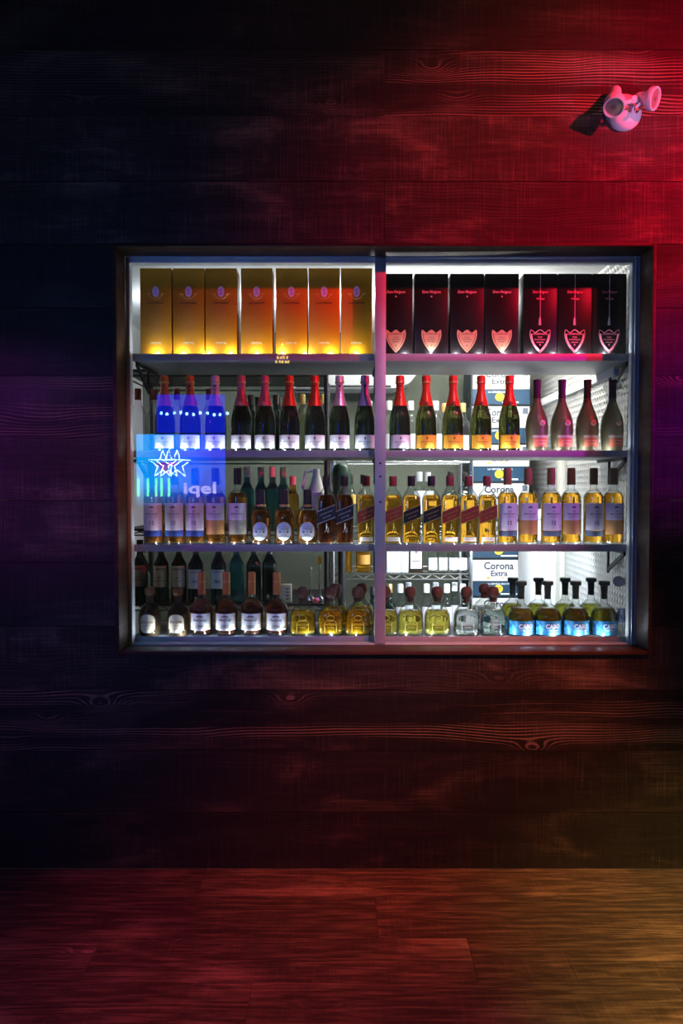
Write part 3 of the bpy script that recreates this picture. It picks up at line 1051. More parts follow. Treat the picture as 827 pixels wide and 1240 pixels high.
for i, (px, k) in enumerate(row3):
    c = P(px, 661, YS3)
    o = instance('s3' + k, mk3[k], (c.x, YS3, shelf_top[3]))
    same = [j for j, (q, kk) in enumerate(row3) if kk == k]
    n = same.index(i)
    if len(same) == 1:
        q = d3[k] + ', standing beside the oval-labelled whisky'
    else:
        q = '%s, %s of %s from the left' % (d3[k], ORD[n], ['', '', 'two', 'three', 'four', 'five', 'six'][len(same)])
    tag(o, q, 'bottle', 'whisky bottles on the third shelf')


# ---- bottom shelf
def jug_tequila():
    r = empty('tequila_bottle')
    prof = [(0.034, 0.003), (0.041, 0.0), (0.0445, 0.006)] + curve([(0.0455, 0.02), (0.0455, 0.075), (0.0415, 0.103), (0.0290, 0.124), (0.0170, 0.135), (0.0148, 0.145), (0.0148, 0.160)], 4)
    MB().lathe(prof, 28).build('glass', M_DARKTEQ, r)
    MB().lathe([(0.0163, 0.135), (0.0160, 0.165), (0.0150, 0.170)], 18).build('collar', M_CORK, r)
    MB().lathe([(0.0145, 0.164), (0.0205, 0.172), (0.0218, 0.178), (0.0218, 0.190), (0.0185, 0.198), (0.010, 0.200)], 20).build('stopper', mat('bronze_stopper', (0.30, 0.13, 0.06), 0.4, 0.3), r)
    la = MB().wrap(0.0458, 0.72, lambda u: 0.016 + 0.018 * max(0, abs(u) - 0.3) ** 2 / 0.49, 0.0, 16, top=lambda u: 0.070 + 0.022 * math.sqrt(max(0, 1 - u * u))).build('label', mat('ivory_arch_label', (0.84, 0.74, 0.56), 0.55), r)
    t = MB().text('Don Julio', w=0.052, c=(0, 0.060), r=0.0470)
    t.text('RESERVA', w=0.02, c=(0, 0.0475), r=0.0470)
    t.build('lettering', mat('rust_ink', (0.22, 0.07, 0.03), 0.5), la, smooth=0)
    MB().text('REPOSADO', w=0.024, c=(0, 0.033), r=0.0470).build('lettering', M_DARKAMBER and mat('orange_ink', (0.7, 0.22, 0.05), 0.5), la, smooth=0)
    return r


def cognac_bell():
    r = empty('cognac_bottle')
    prof = [(0.032, 0.003), (0.0385, 0.0), (0.0415, 0.005)] + curve([(0.0440, 0.012), (0.0465, 0.06), (0.0485, 0.100), (0.0460, 0.118), (0.0350, 0.138), (0.0205, 0.153), (0.0150, 0.165), (0.0145, 0.180)], 4)
    b = MB().lathe(prof, 28).build('glass', M_CLEAR, r)
    lq = [(0.028, 0.014), (0.036, 0.012)] + curve([(0.0408, 0.018), (0.0432, 0.06), (0.0452, 0.100), (0.0428, 0.117), (0.0325, 0.1355), (0.018, 0.150)], 4) + [(0.012, 0.151)]
    MB().lathe(lq, 28).build('spirit', M_COGNAC, b)
    MB().lathe([(0.0160, 0.170), (0.0158, 0.255), (0.0148, 0.262), (0.010, 0.263)], 20).build('cap', M_ORANGECAP, r)
    MB().lathe([(0.0163, 0.222), (0.0167, 0.224), (0.0163, 0.226)], 20).build('cap_band', M_GOLD, r)
    la = MB().wrap(0.0488, 1.0, lambda u: 0.030 - 0.004 * (1 - u * u), 0.0, 14, top=lambda u: 0.096).build('label', M_PAPER, r)
    t = MB().text('Hennessy', w=0.054, h=0.013, c=(0, 0.068), r=0.0502)
    t.text('COGNAC', w=0.036, h=0.009, c=(0, 0.045), r=0.0502)
    t.prism([(-0.018, 0.084), (0.0, 0.088), (0.018, 0.084), (0.010, 0.081), (0.0, 0.0835), (-0.010, 0.081)], -0.0502, -0.0496)
    t.wrap(0.0496, 0.94, 0.036, 0.0372)
    t.build('lettering', mat('olive_black_ink', (0.09, 0.08, 0.05), 0.5), la, smooth=0)
    MB().wrap(0.0492, 0.06, 0.032, 0.094, mid=-0.93).wrap(0.0492, 0.06, 0.032, 0.094, mid=0.93).build('gold_edge', M_GOLD, la)
    return r


def squat(spirit, clear):
    def mk():
        r = empty('tequila_bottle')
        R = 0.0535
        prof = [(0.040, 0.004), (R - 0.004, 0.0), (R, 0.006)] + curve([(R, 0.016), (R - 0.001, 0.078), (R - 0.006, 0.100), (0.034, 0.120), (0.0205, 0.132), (0.0165, 0.142), (0.0175, 0.158)], 4)
        b = MB().lathe(prof, 32, n=2.8, sy=0.72).build('glass', shell('tinted_' + spirit.name, (0.92, 0.94, 0.90), 1.6, rim=(0.12, 0.14, 0.10)), r)
        lq = [(0.036, 0.014), (R - 0.007, 0.012)] + curve([(R - 0.0035, 0.020), (R - 0.0045, 0.078), (R - 0.010, 0.097)], 4) + [(R - 0.014, 0.105), (0.025, 0.1065)]
        MB().lathe(lq, 32, n=2.8, sy=0.72).build('spirit', spirit, b)
        MB().lathe([(0.0135, 0.140), (0.0150, 0.158), (0.0215, 0.163), (0.0240, 0.172), (0.0242, 0.183), (0.0215, 0.195), (0.0130, 0.202), (0.004, 0.2035)], 20).build('stopper', M_CORK, r)
        MB().lathe([(0.0182, 0.150), (0.0192, 0.153), (0.0182, 0.157)], 20).build('neck_ring', M_CLEAR, r)
        ink = mat('etched_' + spirit.name, tuple(c * 0.55 for c in spirit.node_tree.nodes['Principled BSDF'].inputs['Base Color'].default_value[:3]), 0.4)
        y = -R * 0.72 - 0.0012
        t = MB().text('PATR\u00d3N', w=0.046, c=(0, 0.052), y=y)
        t.tube([(0.016 * math.cos(q), y + 0.0006, 0.078 + 0.010 * math.sin(q)) for q in [2 * PI * k / 16 for k in range(16)]], 0.0008, 4, True)
        t.tube([(-0.024, y + 0.0006, 0.018), (-0.024, y + 0.0006, 0.058), (-0.017, y + 0.0006, 0.066), (0.017, y + 0.0006, 0.066), (0.024, y + 0.0006, 0.058), (0.024, y + 0.0006, 0.018)], 0.0008, 4)
        t.text('TEQUILA', w=0.03, c=(0, 0.038), y=y)
        t.build('etching', ink, r)
        return r
    return mk


def dome_tequila():
    r = empty('tequila_bottle')
    R = 0.054
    prof = [(0.042, 0.004), (R - 0.003, 0.0), (R, 0.005)] + curve([(R, 0.014), (R, 0.072), (R - 0.004, 0.092), (0.037, 0.113), (0.0215, 0.126), (0.0150, 0.136), (0.0140, 0.165)], 4)
    b = MB().lathe(prof, 32).build('glass', M_CLEAR, r)
    lq = [(0.038, 0.012), (R - 0.006, 0.010)] + curve([(R - 0.003, 0.016), (R - 0.003, 0.072), (R - 0.007, 0.091), (0.035, 0.110)], 4) + [(0.030, 0.1125)]
    MB().lathe(lq, 32).build('spirit', M_OLIVE, b)
    s = MB().lathe([(0.0125, 0.150), (0.0130, 0.170), (0.0150, 0.205), (0.0225, 0.208), (0.0232, 0.212), (0.0232, 0.221), (0.0215, 0.224)], 20).build('stopper', M_GREENCAP, r)
    la = MB().wrap(R + 0.0004, 1.25, 0.006, 0.064, 18).build('label', M_TEAL, r)
    t = MB().text('CABO', w=0.062, h=0.019, c=(0.010, 0.043), r=R + 0.0018)
    t.text('WABO TEQUILA', w=0.044, h=0.006, c=(0.010, 0.026), r=R + 0.0018)
    t.build('lettering', M_WHITEINK, la, smooth=0)
    return r


def place4(px, Y, k, mk, lab, grp, rz=0.0):
    c = P(px, 772, Y)
    o = instance('s4' + k, mk, (c.x, Y, shelf_top[4]), rz)
    tag(o, lab, 'bottle', grp)
    return o


Y4 = 0.162
for i, px in enumerate((181.6, 215.8)):
    place4(px, Y4 + 0.047, 'DJ', jug_tequila, 'squat dark tequila bottle with arched ivory label, %s one' % ['nearer the window jamb', 'nearer the cognac bottles'][i], 'arched-label tequila bottles')
for i, px in enumerate((244.4, 274.4, 305, 335.3)):
    place4(px, Y4 + 0.047, 'HE', cognac_bell, 'dark cognac bottle with copper orange cap and white label, %s of the four' % ['leftmost', 'second from left', 'third from left', 'rightmost'][i], 'copper-capped cognac bottles')
for i, px in enumerate((367, 400.3, 433)):
    place4(px, Y4 + 0.042, 'PA', squat(M_GOLDSP, False), 'squat golden tequila bottle with round cork stopper, %s' % ['beside the cognac bottles', 'middle of the three golden ones', 'beside the centre mullion'][i], 'round-stoppered tequila bottles')
for i, px in enumerate((466.5, 496.8, 529.3)):
    place4(px, Y4 + 0.042, 'PR', squat(M_STRAW, False), 'squat straw yellow tequila bottle with cork stopper, %s' % ['half hidden by the centre mullion', 'middle of the three straw ones', 'beside the clear tequila bottles'][i], 'round-stoppered tequila bottles')
for i, px in enumerate((564.5, 596.7)):
    place4(px, Y4 + 0.042, 'PS', squat(M_SILVERSP, True), 'squat clear tequila bottle with cork stopper, %s' % ['beside the straw yellow bottles', 'beside the blue-labelled bottles'][i], 'round-stoppered tequila bottles')
for i, (px, k) in enumerate(((407, 'PA'), (438, 'PA'), (586, 'PS'))):
    place4(px, Y4 + 0.042 + 0.105, k, None, ['squat golden tequila bottle standing behind the middle golden bottle', 'squat golden tequila bottle standing behind the one by the mullion', 'squat clear tequila bottle standing behind the two clear front ones'][i], 'round-stoppered tequila bottles')
for i, px in enumerate((630.6, 662.7, 696.4, 731)):
    place4(px, Y4 + 0.056, 'CW', dome_tequila, 'dome-shouldered olive tequila bottle with blue label, front row, %s' % ['leftmost', 'second from left', 'third from left', 'rightmost'][i], 'blue-labelled tequila bottles')
for i, px in enumerate((620.5, 651.5, 683.7, 715)):
    place4(px, Y4 + 0.056 + 0.118, 'CW', dome_tequila, 'dome-shouldered olive tequila bottle in the back row, %s' % ['behind the clear tequila bottles', 'behind the first two blue-labelled ones', 'third from the clear bottles', 'nearest the plate wall'][i], 'blue-labelled tequila bottles')


# ------------------------------------------------------------------ storeroom racks
def rack(x0, x1, y0, y1, tiers, ztop, m, label, wire):
    r = tag(empty('storage_rack', ((x0 + x1) / 2, y0, SZ0)), label, 'rack')
    inv = Matrix.Translation((-(x0 + x1) / 2, -y0, -SZ0))

    def pp(mb, name):
        o = mb.build(name, m)
        o.parent = r
        o.matrix_parent_inverse = inv
    for x in (x0, x1):
        for y in (y0, y1):
            pp(MB().tube([(x, y, SZ0), (x, y, ztop)], 0.011, 10), 'post')
    for z in tiers:
        b = MB()
        for dz in (-0.004, -0.032):
            b.tube([(x0, y0, z + dz), (x1, y0, z + dz)], 0.004, 6)
            b.tube([(x0, y1, z + dz), (x1, y1, z + dz)], 0.004, 6)
            b.tube([(x0, y0, z + dz), (x0, y1, z + dz)], 0.004, 6)
            b.tube([(x1, y0, z + dz), (x1, y1, z + dz)], 0.004, 6)
        n = 18
        zz = []
        for k in range(n + 1):
            zz.append((x0 + (x1 - x0) * k / n, y0, z - (0.006 if k % 2 else 0.030)))
        b.tube(zz, 0.0028, 5)
        if wire:
            k = x0
            while k < x1:
                b.tube([(k, y0, z - 0.003), (k, y1, z - 0.003)], 0.002, 4)
                k += 0.022
        else:
            b.box(x0, x1, y0, y1, z - 0.012, z - 0.001)
        pp(b, 'shelf')


LY, RY = 0.66, 0.98
lt = [P(300, 731, LY).z, P(300, 640, LY).z, P(300, 549, LY).z, P(300, 447, LY).z]  # topmost tier is an added board blocking ceiling light from the tiers below
rt = [P(480, 772, RY).z, P(480, 694, RY).z, P(480, 641, RY).z, P(480, 552, RY).z]
rack(P(150, 600, LY).x, P(395, 600, LY).x, LY, LY + 0.52, lt, lt[3] + 0.004, M_BLACKST, 'black steel storage rack holding dark green whiskey behind the cognac', False)
rack(P(403, 600, RY).x, P(570.5, 600, RY).x, RY, RY + 0.36, rt, rt[3] + 0.02, M_CHROME, 'chrome wire storage rack seen behind the tequila bottles', True)


def wine(glass, cap, capname='capsule', R=0.036, h=0.30, lab=None, txt=None, name='wine_bottle', labz=(0.06, 0.15)):
    def mk():
        r = empty(name)
        k = h / 0.30
        prof = [(R - 0.010, 0.003), (R - 0.003, 0.0), (R, 0.005)] + curve([(R, 0.015), (R, 0.17 * k), (R * 0.86, 0.195 * k), (R * 0.5, 0.222 * k), (0.0150, 0.240 * k), (0.0142, 0.290 * k)], 3)
        MB().lathe(prof, 20).build('glass', glass, r)
        MB().lathe([(0.0158, 0.250 * k), (0.0160, 0.296 * k), (0.0140, 0.300 * k)], 16).build(capname, cap, r)
        if lab:
            la = MB().wrap(R + 0.0005, 1.0, labz[0] * k, labz[1] * k, 10).build('label', lab, r)
            if txt:
                t = MB()
                for q, (s_, w_, f_) in enumerate(txt):
                    t.text(s_, w=w_, c=(0, (labz[0] + (labz[1] - labz[0]) * f_) * k), r=R + 0.0018)
                t.build('lettering', INK_D, la, smooth=0)
        return r
    return mk


M_WHITECAP = mat('white_cap', (0.82, 0.82, 0.84), 0.45)
M_GREENLIME = mat('lime_green_glass', (0.55, 0.75, 0.12), 0.05, trans=0.8)
M_TEALGLASS = mat('teal_bottle_glass', (0.05, 0.25, 0.24), 0.05, trans=0.8)
M_PALELAB = mat('pale_grey_label', (0.74, 0.75, 0.80), 0.5)


def put(kind, mk, px, pz, Y, lab, cat='bottle', grp=None, rz=0.0):
    c = P(px, 600, Y)
    o = instance('b_' + kind, mk, (c.x, Y, pz), rz)
    tag(o, lab, cat, grp)
    return o


GB = 'bottles standing in the storeroom behind'
for i, px in enumerate((169, 194.5, 216)):
    put('jam', wine(M_WINEGLASS, M_GREENCAP, R=0.037, h=0.30, lab=M_CREAM, txt=[('JAMESON', 0.05, 0.84), ('IRISH WHISKEY', 0.04, 0.30), ('1780', 0.016, 0.45)], name='whiskey_bottle', labz=(0.075, 0.178)), px, lt[0], LY + 0.06 + 0.03 * (i == 0),
        'dark green whiskey bottle with cream lettered label, %s' % ['behind the jamb-side tequila bottle', 'between the two arched-label tequila bottles', 'behind the second arched-label tequila bottle'][i], grp='cream-labelled whiskey bottles')
for i, px in enumerate((236.5, 264)):
    put('jam2', wine(M_WINEGLASS, M_GREENCAP, R=0.037, h=0.30, lab=mat('back_label', (0.70, 0.68, 0.58), 0.55), txt=[('JAMESON', 0.042, 0.86), ('||||||||', 0.030, 0.38)], name='whiskey_bottle', labz=(0.068, 0.160)), px, lt[0], LY + 0.06,
        'dark green whiskey bottle turned to its grey back label, behind the %s cognac' % ['first', 'second'][i], grp='cream-labelled whiskey bottles')
for i, px in enumerate((286, 307, 326)):
    put('teal%d' % (i > 0), wine(M_TEALGLASS if i == 0 else M_WINEGLASS, M_CREAM if i == 0 else M_DARKCAP), px, lt[0], LY + 0.08,  # first bottle: bluish reflection on clear glass put into the glass colour
        ['teal glass bottle with cream cap behind the cognac caps', 'dark wine bottle behind the third cognac cap', 'dark wine bottle between the third and fourth cognac'][i], grp=GB)
# clear tall bottles, top tier at the left
for i, px in enumerate((164, 184, 211, 250)):
    put('clr', wine(M_CLEAR, mat('dark_red_cap', (0.22, 0.03, 0.03), 0.5), 'cap', R=0.038, h=0.315, name='spirit_bottle'), px + 4, lt[2], LY + 0.07 + 0.02 * (i % 2),
        ['clear glass spirit bottle beside the window jamb, left of the champagne', 'clear glass spirit bottle left of the first champagne bottle', 'clear glass spirit bottle between first and second champagne', 'clear glass spirit bottle between second and third champagne'][i], grp='clear bottles behind the champagne')
for i, px in enumerate((304, 313, 334.5, 338)):
    put('dk', wine(M_WINEGLASS, M_DARKCAP, R=0.034, h=0.285), px, lt[2], LY + 0.07 + 0.09 * (i % 2),
        ['dark wine bottle between fourth and fifth champagne, front of two', 'dark wine bottle between fourth and fifth champagne, back of two', 'dark wine bottle between fifth and sixth champagne, front of two', 'dark wine bottle between fifth and sixth champagne, back of two'][i], grp=GB)
for i, px in enumerate((366, 390)):
    put('yl', wine(mat('pale_green_glass', (0.45, 0.5, 0.25), 0.05, trans=0.85), mat('yellow_cap', (0.72, 0.55, 0.12), 0.4), R=0.034, h=0.29), px, lt[2], LY + 0.08,
        ['pale green bottle with yellow cap between the red-foiled champagnes', 'pale green bottle with yellow cap behind the second red-foiled champagne'][i], grp=GB)
# middle tier of the black rack
for i, px in enumerate((299, 316, 330, 343)):
    put('wn', wine(M_TEALGLASS, M_CREAM, R=0.033, h=0.295), px, lt[1], LY + 0.05 + 0.075 * (i % 2),
        ['teal wine bottle with cream capsule behind the first oval-labelled whisky', 'teal wine bottle with cream capsule, second behind the oval-labelled whisky',
         'teal wine bottle with cream capsule, third behind the oval-labelled whisky', 'teal wine bottle with cream capsule behind the second oval-labelled whisky'][i], grp=GB)
put('am', wine(M_AMBER, mat('pale_cap', (0.7, 0.6, 0.4), 0.4), R=0.03, h=0.25), 354.5, lt[1], LY + 0.08, 'slim amber bottle beside the white plastic jug', grp=GB)


def jug():
    r = empty('plastic_jug')
    b = MB().lathe(curve([(0.030, 0.0), (0.036, 0.01), (0.042, 0.10), (0.045, 0.165), (0.040, 0.175)], 4), 20, n=3)
    b.build('body', mat('white_plastic', (0.80, 0.80, 0.76), 0.45), r)
    b = MB().lathe([(0.040, 0.172), (0.028, 0.215), (0.016, 0.262), (0.016, 0.285)], 20, n=2.6)
    b.build('spout', MATS['white_plastic'], r)
    MB().tube([(-0.005, 0, 0.280), (-0.05, 0, 0.270), (-0.066, 0, 0.200), (-0.060, 0, 0.178), (-0.030, 0, 0.182)], 0.009, 8).build('handle', MATS['white_plastic'], r)
    return r


put('jug', jug, 383, lt[1], LY + 0.05, 'white plastic jug with angular handle behind the oval-labelled whisky', 'jug')


def canister():
    r = empty('demijohn')
    MB().lathe(curve([(0.040, 0.0), (0.044, 0.01), (0.048, 0.27), (0.047, 0.31), (0.036, 0.345), (0.014, 0.360), (0.002, 0.362)], 4), 24).build('body', mat('dark_bottle_green', (0.02, 0.045, 0.03), 0.35), r)
    MB().lathe([(0.0492, 0.255), (0.0505, 0.262), (0.0492, 0.270)], 24).build('rim', mat('dark_bottle_green', (0.02, 0.045, 0.03), 0.35), r)
    return r


c = P(414, 600, 0.90)
o = instance('dem', canister, (c.x, 0.90, P(414, 560, 0.90).z - 0.3595))
tag(o, 'dark green round-topped canister behind the dark square whisky', 'canister')
cz = P(414, 560, 0.90).z - 0.362
tb_ = MB().lathe([(0.055, -(cz - SZ0)), (0.055, -(cz - SZ0) + 0.01), (0.02, -(cz - SZ0) + 0.02), (0.02, -0.02), (0.06, -0.012), (0.06, 0)], 20, c=(c.x, 0.90, cz))
tag(tb_.build('pedestal_stand', M_BLACKST), 'slim black pedestal carrying the round-topped canister', 'stand')

# chrome rack: middle tier
for i, px in enumerate((424, 440)):
    put('yel', wine(M_CLEAR, M_DARKCAP, 'cap', R=0.034, h=0.285, lab=mat('amber_band_label', (0.85, 0.45, 0.08), 0.45), name='spirit_bottle', labz=(0.14, 0.19)), px, rt[2], RY + 0.06,
        ['clear spirit bottle with amber label behind the second dark square whisky', 'clear spirit bottle with amber label behind the red-labelled whisky'][i], grp=GB)
for i, px in enumerate((507.7, 518)):
    put('wc', wine(M_CLEAR, M_WHITECAP, 'cap', R=0.034, h=0.30, lab=M_PALELAB, name='spirit_bottle', labz=(0.08, 0.2)), px, rt[2], RY + 0.06 + 0.10 * i,
        ['clear spirit bottle with tall white cap behind the black-labelled whisky', 'clear spirit bottle with white cap, further back behind the black-labelled whisky'][i], grp=GB)
for i, px in enumerate((545.5, 562.5)):
    put('dm', wine(M_CLEAR, M_DARKCAP, 'cap', R=0.041, h=0.30, lab=M_PALELAB, name='spirit_bottle', labz=(0.05, 0.14)), px, rt[2], RY + 0.06 + 0.08 * i,
        ['wide clear spirit bottle with dark cap left of the beer cases', 'wide clear spirit bottle with dark cap touching the beer cases'][i], grp=GB)
# top tier
for i, px in enumerate((471, 497, 527, 447, 510, 538, 560)):
    put('wt%d' % (i > 3), wine(M_CLEAR, M_WHITECAP if i < 4 else mat('orange_brown_cap', (0.5, 0.25, 0.08), 0.4), 'cap', R=0.035, h=0.29, lab=M_PALELAB, name='spirit_bottle', labz=(0.04, 0.12)), px, rt[3], RY + 0.06 + (0.10 if i > 3 else 0),
        ['white-capped clear bottle just right of the centre mullion, behind the champagne', 'white-capped clear bottle behind the red foil and first yellow label', 'white-capped clear bottle between first and second yellow labels',
         'white-capped clear bottle behind the lilac-foiled champagne', 'brown-capped clear bottle behind the first yellow label', 'brown-capped clear bottle behind the second yellow label', 'brown-capped clear bottle left of the beer case stack'][i], grp=GB)


# lower tiers: amber bottles, cartons, framed label
def carton(w, d, h, m, band=None):
    def mk():
        r = empty('carton')
        MB().box(-w / 2, w / 2, 0, d, 0, h).build('box_body', m, r, bevel=0.003)
        MB().box(-w / 2 - 0.0006, w / 2 + 0.0006, -0.0006, d * 0.6, h * 0.55, h * 0.75).build('band', band or M_PALELAB, r, smooth=0)
        return r
    return mk


for i, px in enumerate((418, 440)):
    put('amb%d' % i, wine(M_AMBER, M_DARKCAP, 'cap', R=0.036 if i == 0 else 0.040, h=0.215, name='spirit_bottle', lab=None if i == 0 else mat('amber_stripe_label', (0.80, 0.36, 0.06), 0.45), labz=(0.06, 0.13)), px, rt[1], RY + 0.06,
        ['amber spirit bottle on the chrome rack nearest its corner post', 'amber spirit bottle with orange label on the chrome rack'][i], grp=GB)
put('ct1', carton(0.075, 0.10, 0.20, M_WHITE), 477, rt[1], RY + 0.02, 'white carton on the chrome rack just right of the mullion', 'carton')
put('ct2', carton(0.036, 0.10, 0.19, M_WHITE, mat('pale_blue_band', (0.5, 0.65, 0.75), 0.5)), 490.5, rt[1], RY + 0.02, 'slim white carton beside the black-edged label bottle', 'carton')


def framed():
    r = empty('liquor_bottle')
    R = 0.038
    MB().lathe([(R - 0.004, 0.0), (R, 0.004), (R, 0.14), (R * 0.8, 0.165), (0.015, 0.18), (0.014, 0.215)], 24, n=5, sy=0.7).build('glass', mat('brown_black_glass', (0.03, 0.018, 0.012), 0.1), r)
    la = MB().box(-0.029, 0.029, -R * 0.7 - 0.0012, -R * 0.7 + 0.004, 0.022, 0.125).build('label', M_PAPER, r, smooth=0)
    t = MB().text('BLACK', w=0.034, c=(0, 0.085), y=-R * 0.7 - 0.002).text('SPICED', w=0.04, c=(0, 0.065), y=-R * 0.7 - 0.002)
    t = MB().box(-0.018, 0.018, -R * 0.7 - 0.002, -R * 0.7 - 0.0012, 0.082, 0.087).box(-0.022, 0.022, -R * 0.7 - 0.002, -R * 0.7 - 0.0012, 0.058, 0.064).box(-0.005, 0.005, -R * 0.7 - 0.002, -R * 0.7 - 0.0012, 0.10, 0.112)
    t.build('print', INK_D, la, smooth=0)
    return r


put('frm', framed, 503.5, rt[1], RY + 0.05, 'dark square bottle with white label on the chrome rack', grp=GB)
for i, px in enumerate((524, 536.5, 549, 560.5)):
    put('gls', wine(M_CLEAR, M_WHITECAP, 'cap', R=0.026, h=0.21, lab=M_PALELAB, name='spirit_bottle', labz=(0.02, 0.11)), px, rt[1], RY + 0.05,
        'pale clear bottle on the chrome rack, %s right of the dark square bottle' % ORD[i], grp=GB)
for i, px in enumerate((485, 495, 517, 528, 541.5, 551, 561)):
    put('low%d' % (i % 2), wine(M_CLEAR, M_WHITECAP, 'cap', R=0.027, h=0.275, lab=M_PALELAB if i % 2 else mat('pale_pink_label', (0.75, 0.68, 0.72), 0.5), name='spirit_bottle', labz=(0.05, 0.17)), px, rt[0], RY + 0.05 + 0.06 * (i % 2),
        'clear white-capped bottle under the chrome shelf, %s from the mullion' % ORD[i], grp='clear bottles under the chrome shelf')
for i, px in enumerate((452, 472, 416)):
    put('lowd%d' % i, wine([M_WINEGLASS, M_WINEGLASS, M_GREENLIME][i], [M_DARKCAP, M_GOLD, M_GREENLIME][i], R=0.030, h=[0.26, 0.275, 0.18][i]), px, rt[0], RY + 0.05,
        ['dark wine bottle under the chrome shelf left of the mullion', 'dark wine bottle with gold capsule right of the mullion', 'short lime green bottle under the chrome shelf'][i], grp=GB)
put('lowl2', wine(M_GREENLIME, M_GREENLIME, R=0.032, h=0.185), 434, rt[0], RY + 0.05, 'short lime green bottle beside the mullion, under the chrome shelf', grp=GB)

# cream carton with marks, bar spoons
def cream_box():
    r = empty('carton')
    MB().box(-0.028, 0.028, 0, 0.06, 0, 0.085).build('box_body', M_CREAM, r, bevel=0.002)
    t = MB()
    for k in range(4):
        t.box(0.004, 0.018, -0.0008, 0.0004, 0.016 + 0.016 * k, 0.022 + 0.016 * k)
    t.build('print', INK_D, r, smooth=0)
    return r


o = put('crm', cream_box, 345, lt[0], LY + 0.03, 'small cream carton with dark marks beside the last cognac', 'carton')


def spoon(top):
    def mk():
        r = empty('bar_spoon')
        MB().tube([(0, 0, 0.03), (0, 0, 0.16 if top == 0 else 0.19)], 0.0042, 8).build('stem', M_CHROME, r)
        MB().lathe([(0.004, 0.0), (0.017, 0.006), (0.019, 0.02), (0.006, 0.034)], 14, sy=0.5).build('bowl', M_CHROME, r)
        MB().lathe([(0.004, 0.185), (0.011, 0.195), (0.013, 0.21), (0.006, 0.222)] if top else [(0.004, 0.155), (0.007, 0.160), (0.007, 0.168), (0.004, 0.172)], 12).build('knob', M_AMBER if top else M_CHROME, r)
        return r
    return mk


put('sp0', spoon(0), 376, lt[0], LY + 0.04, 'slim steel bar spoon behind the first golden tequila bottle', 'spoon')
put('sp1', spoon(1), 387, lt[0], LY + 0.04, 'steel bar spoon with amber knob behind the golden tequila', 'spoon')
pk = MB().lathe([(0.010, 0.0), (0.013, 0.003), (0.013, 0.020), (0.009, 0.024)], 14, n=3)
o = pk.build('bottle_cap', mat('pink_plastic', (0.80, 0.16, 0.20), 0.4), loc=(P(382, 600, LY + 0.02).x, LY + 0.02, lt[0]))
tag(o, 'small pink plastic cap lying between the two bar spoons', 'cap')


# ------------------------------------------------------------------ beer cases
CYY = 1.45


def case():
    r = empty('beer_case')
    k = (CYY + D) / F
    w, h, d = 72 * k, 46.4 * k, 0.26
    MB().box(-w / 2, w / 2, 0, d, 0.0008, h - 0.0008).build('box_body', speckle(mat('dark_blue_grey_card', (0.015, 0.022, 0.028), 0.6), 30, 0.1), r, bevel=0.003)
    pn = MB().box(-w / 2 + 0.012, w / 2 - 0.006, -0.001, 0.0002, 0.42 * h, 0.97 * h).build('panel', M_PAPER, r, smooth=0)
    t = MB()
    y = -0.0016
    t.text('Corona', w=w * 0.50, h=h * 0.20, c=(-0.005, h * 0.82), y=y)
    t.text('Extra', w=w * 0.28, h=h * 0.145, c=(-0.002, h * 0.62), y=y)
    t.build('lettering', mat('navy_grey_ink', (0.03, 0.04, 0.07), 0.5), pn, smooth=0)
    MB().box(w * 0.37, w * 0.46, y, y + 0.0008, 0.77 * h, 0.93 * h).build('icon', mat('slate_ink', (0.12, 0.15, 0.2), 0.5), pn, smooth=0)
    e = MB()
    for q, rr in ((-0.19, 0.010), (0.06, 0.007)):
        e.prism([(w * q + rr * math.cos(a), h * 0.50 + rr * 0.8 * math.sin(a)) for a in [k2 * PI / 5 for k2 in range(10)]], y, y + 0.0008)
    e.build('ornament', mat('golden_ink', (0.85, 0.50, 0.10), 0.5), pn, smooth=0)
    bn = MB().box(-w / 2 + 0.012, w / 2 - 0.006, -0.001, 0.0002, 0.03 * h, 0.40 * h).build('band', mat('deep_blue_card', (0.008, 0.045, 0.10), 0.5), r, smooth=0)
    s = MB().prism([(0.026 * math.cos(a) - 0.006, h * 0.215 + 0.024 * math.sin(a)) for a in [k2 * PI / 12 for k2 in range(24)]], y - 0.001, y + 0.0008).build('seal', mat('yellow_seal', (0.95, 0.68, 0.05), 0.5), bn, smooth=0)
    MB().text('CERVEZA', w=0.034, c=(-0.006, h * 0.24), y=y - 0.0016).text('MEXICO', w=0.026, c=(-0.006, h * 0.18), y=y - 0.0016).build('lettering', INK_B, s, smooth=0)
    MB().text('LA CERVEZA MAS FINA', w=w * 0.42, c=(0.0, h * 0.345), y=y).box(w * 0.02, w * 0.30, y, y + 0.0004, 0.06 * h, 0.10 * h).build('lettering', M_WHITEINK, bn, smooth=0)
    return r


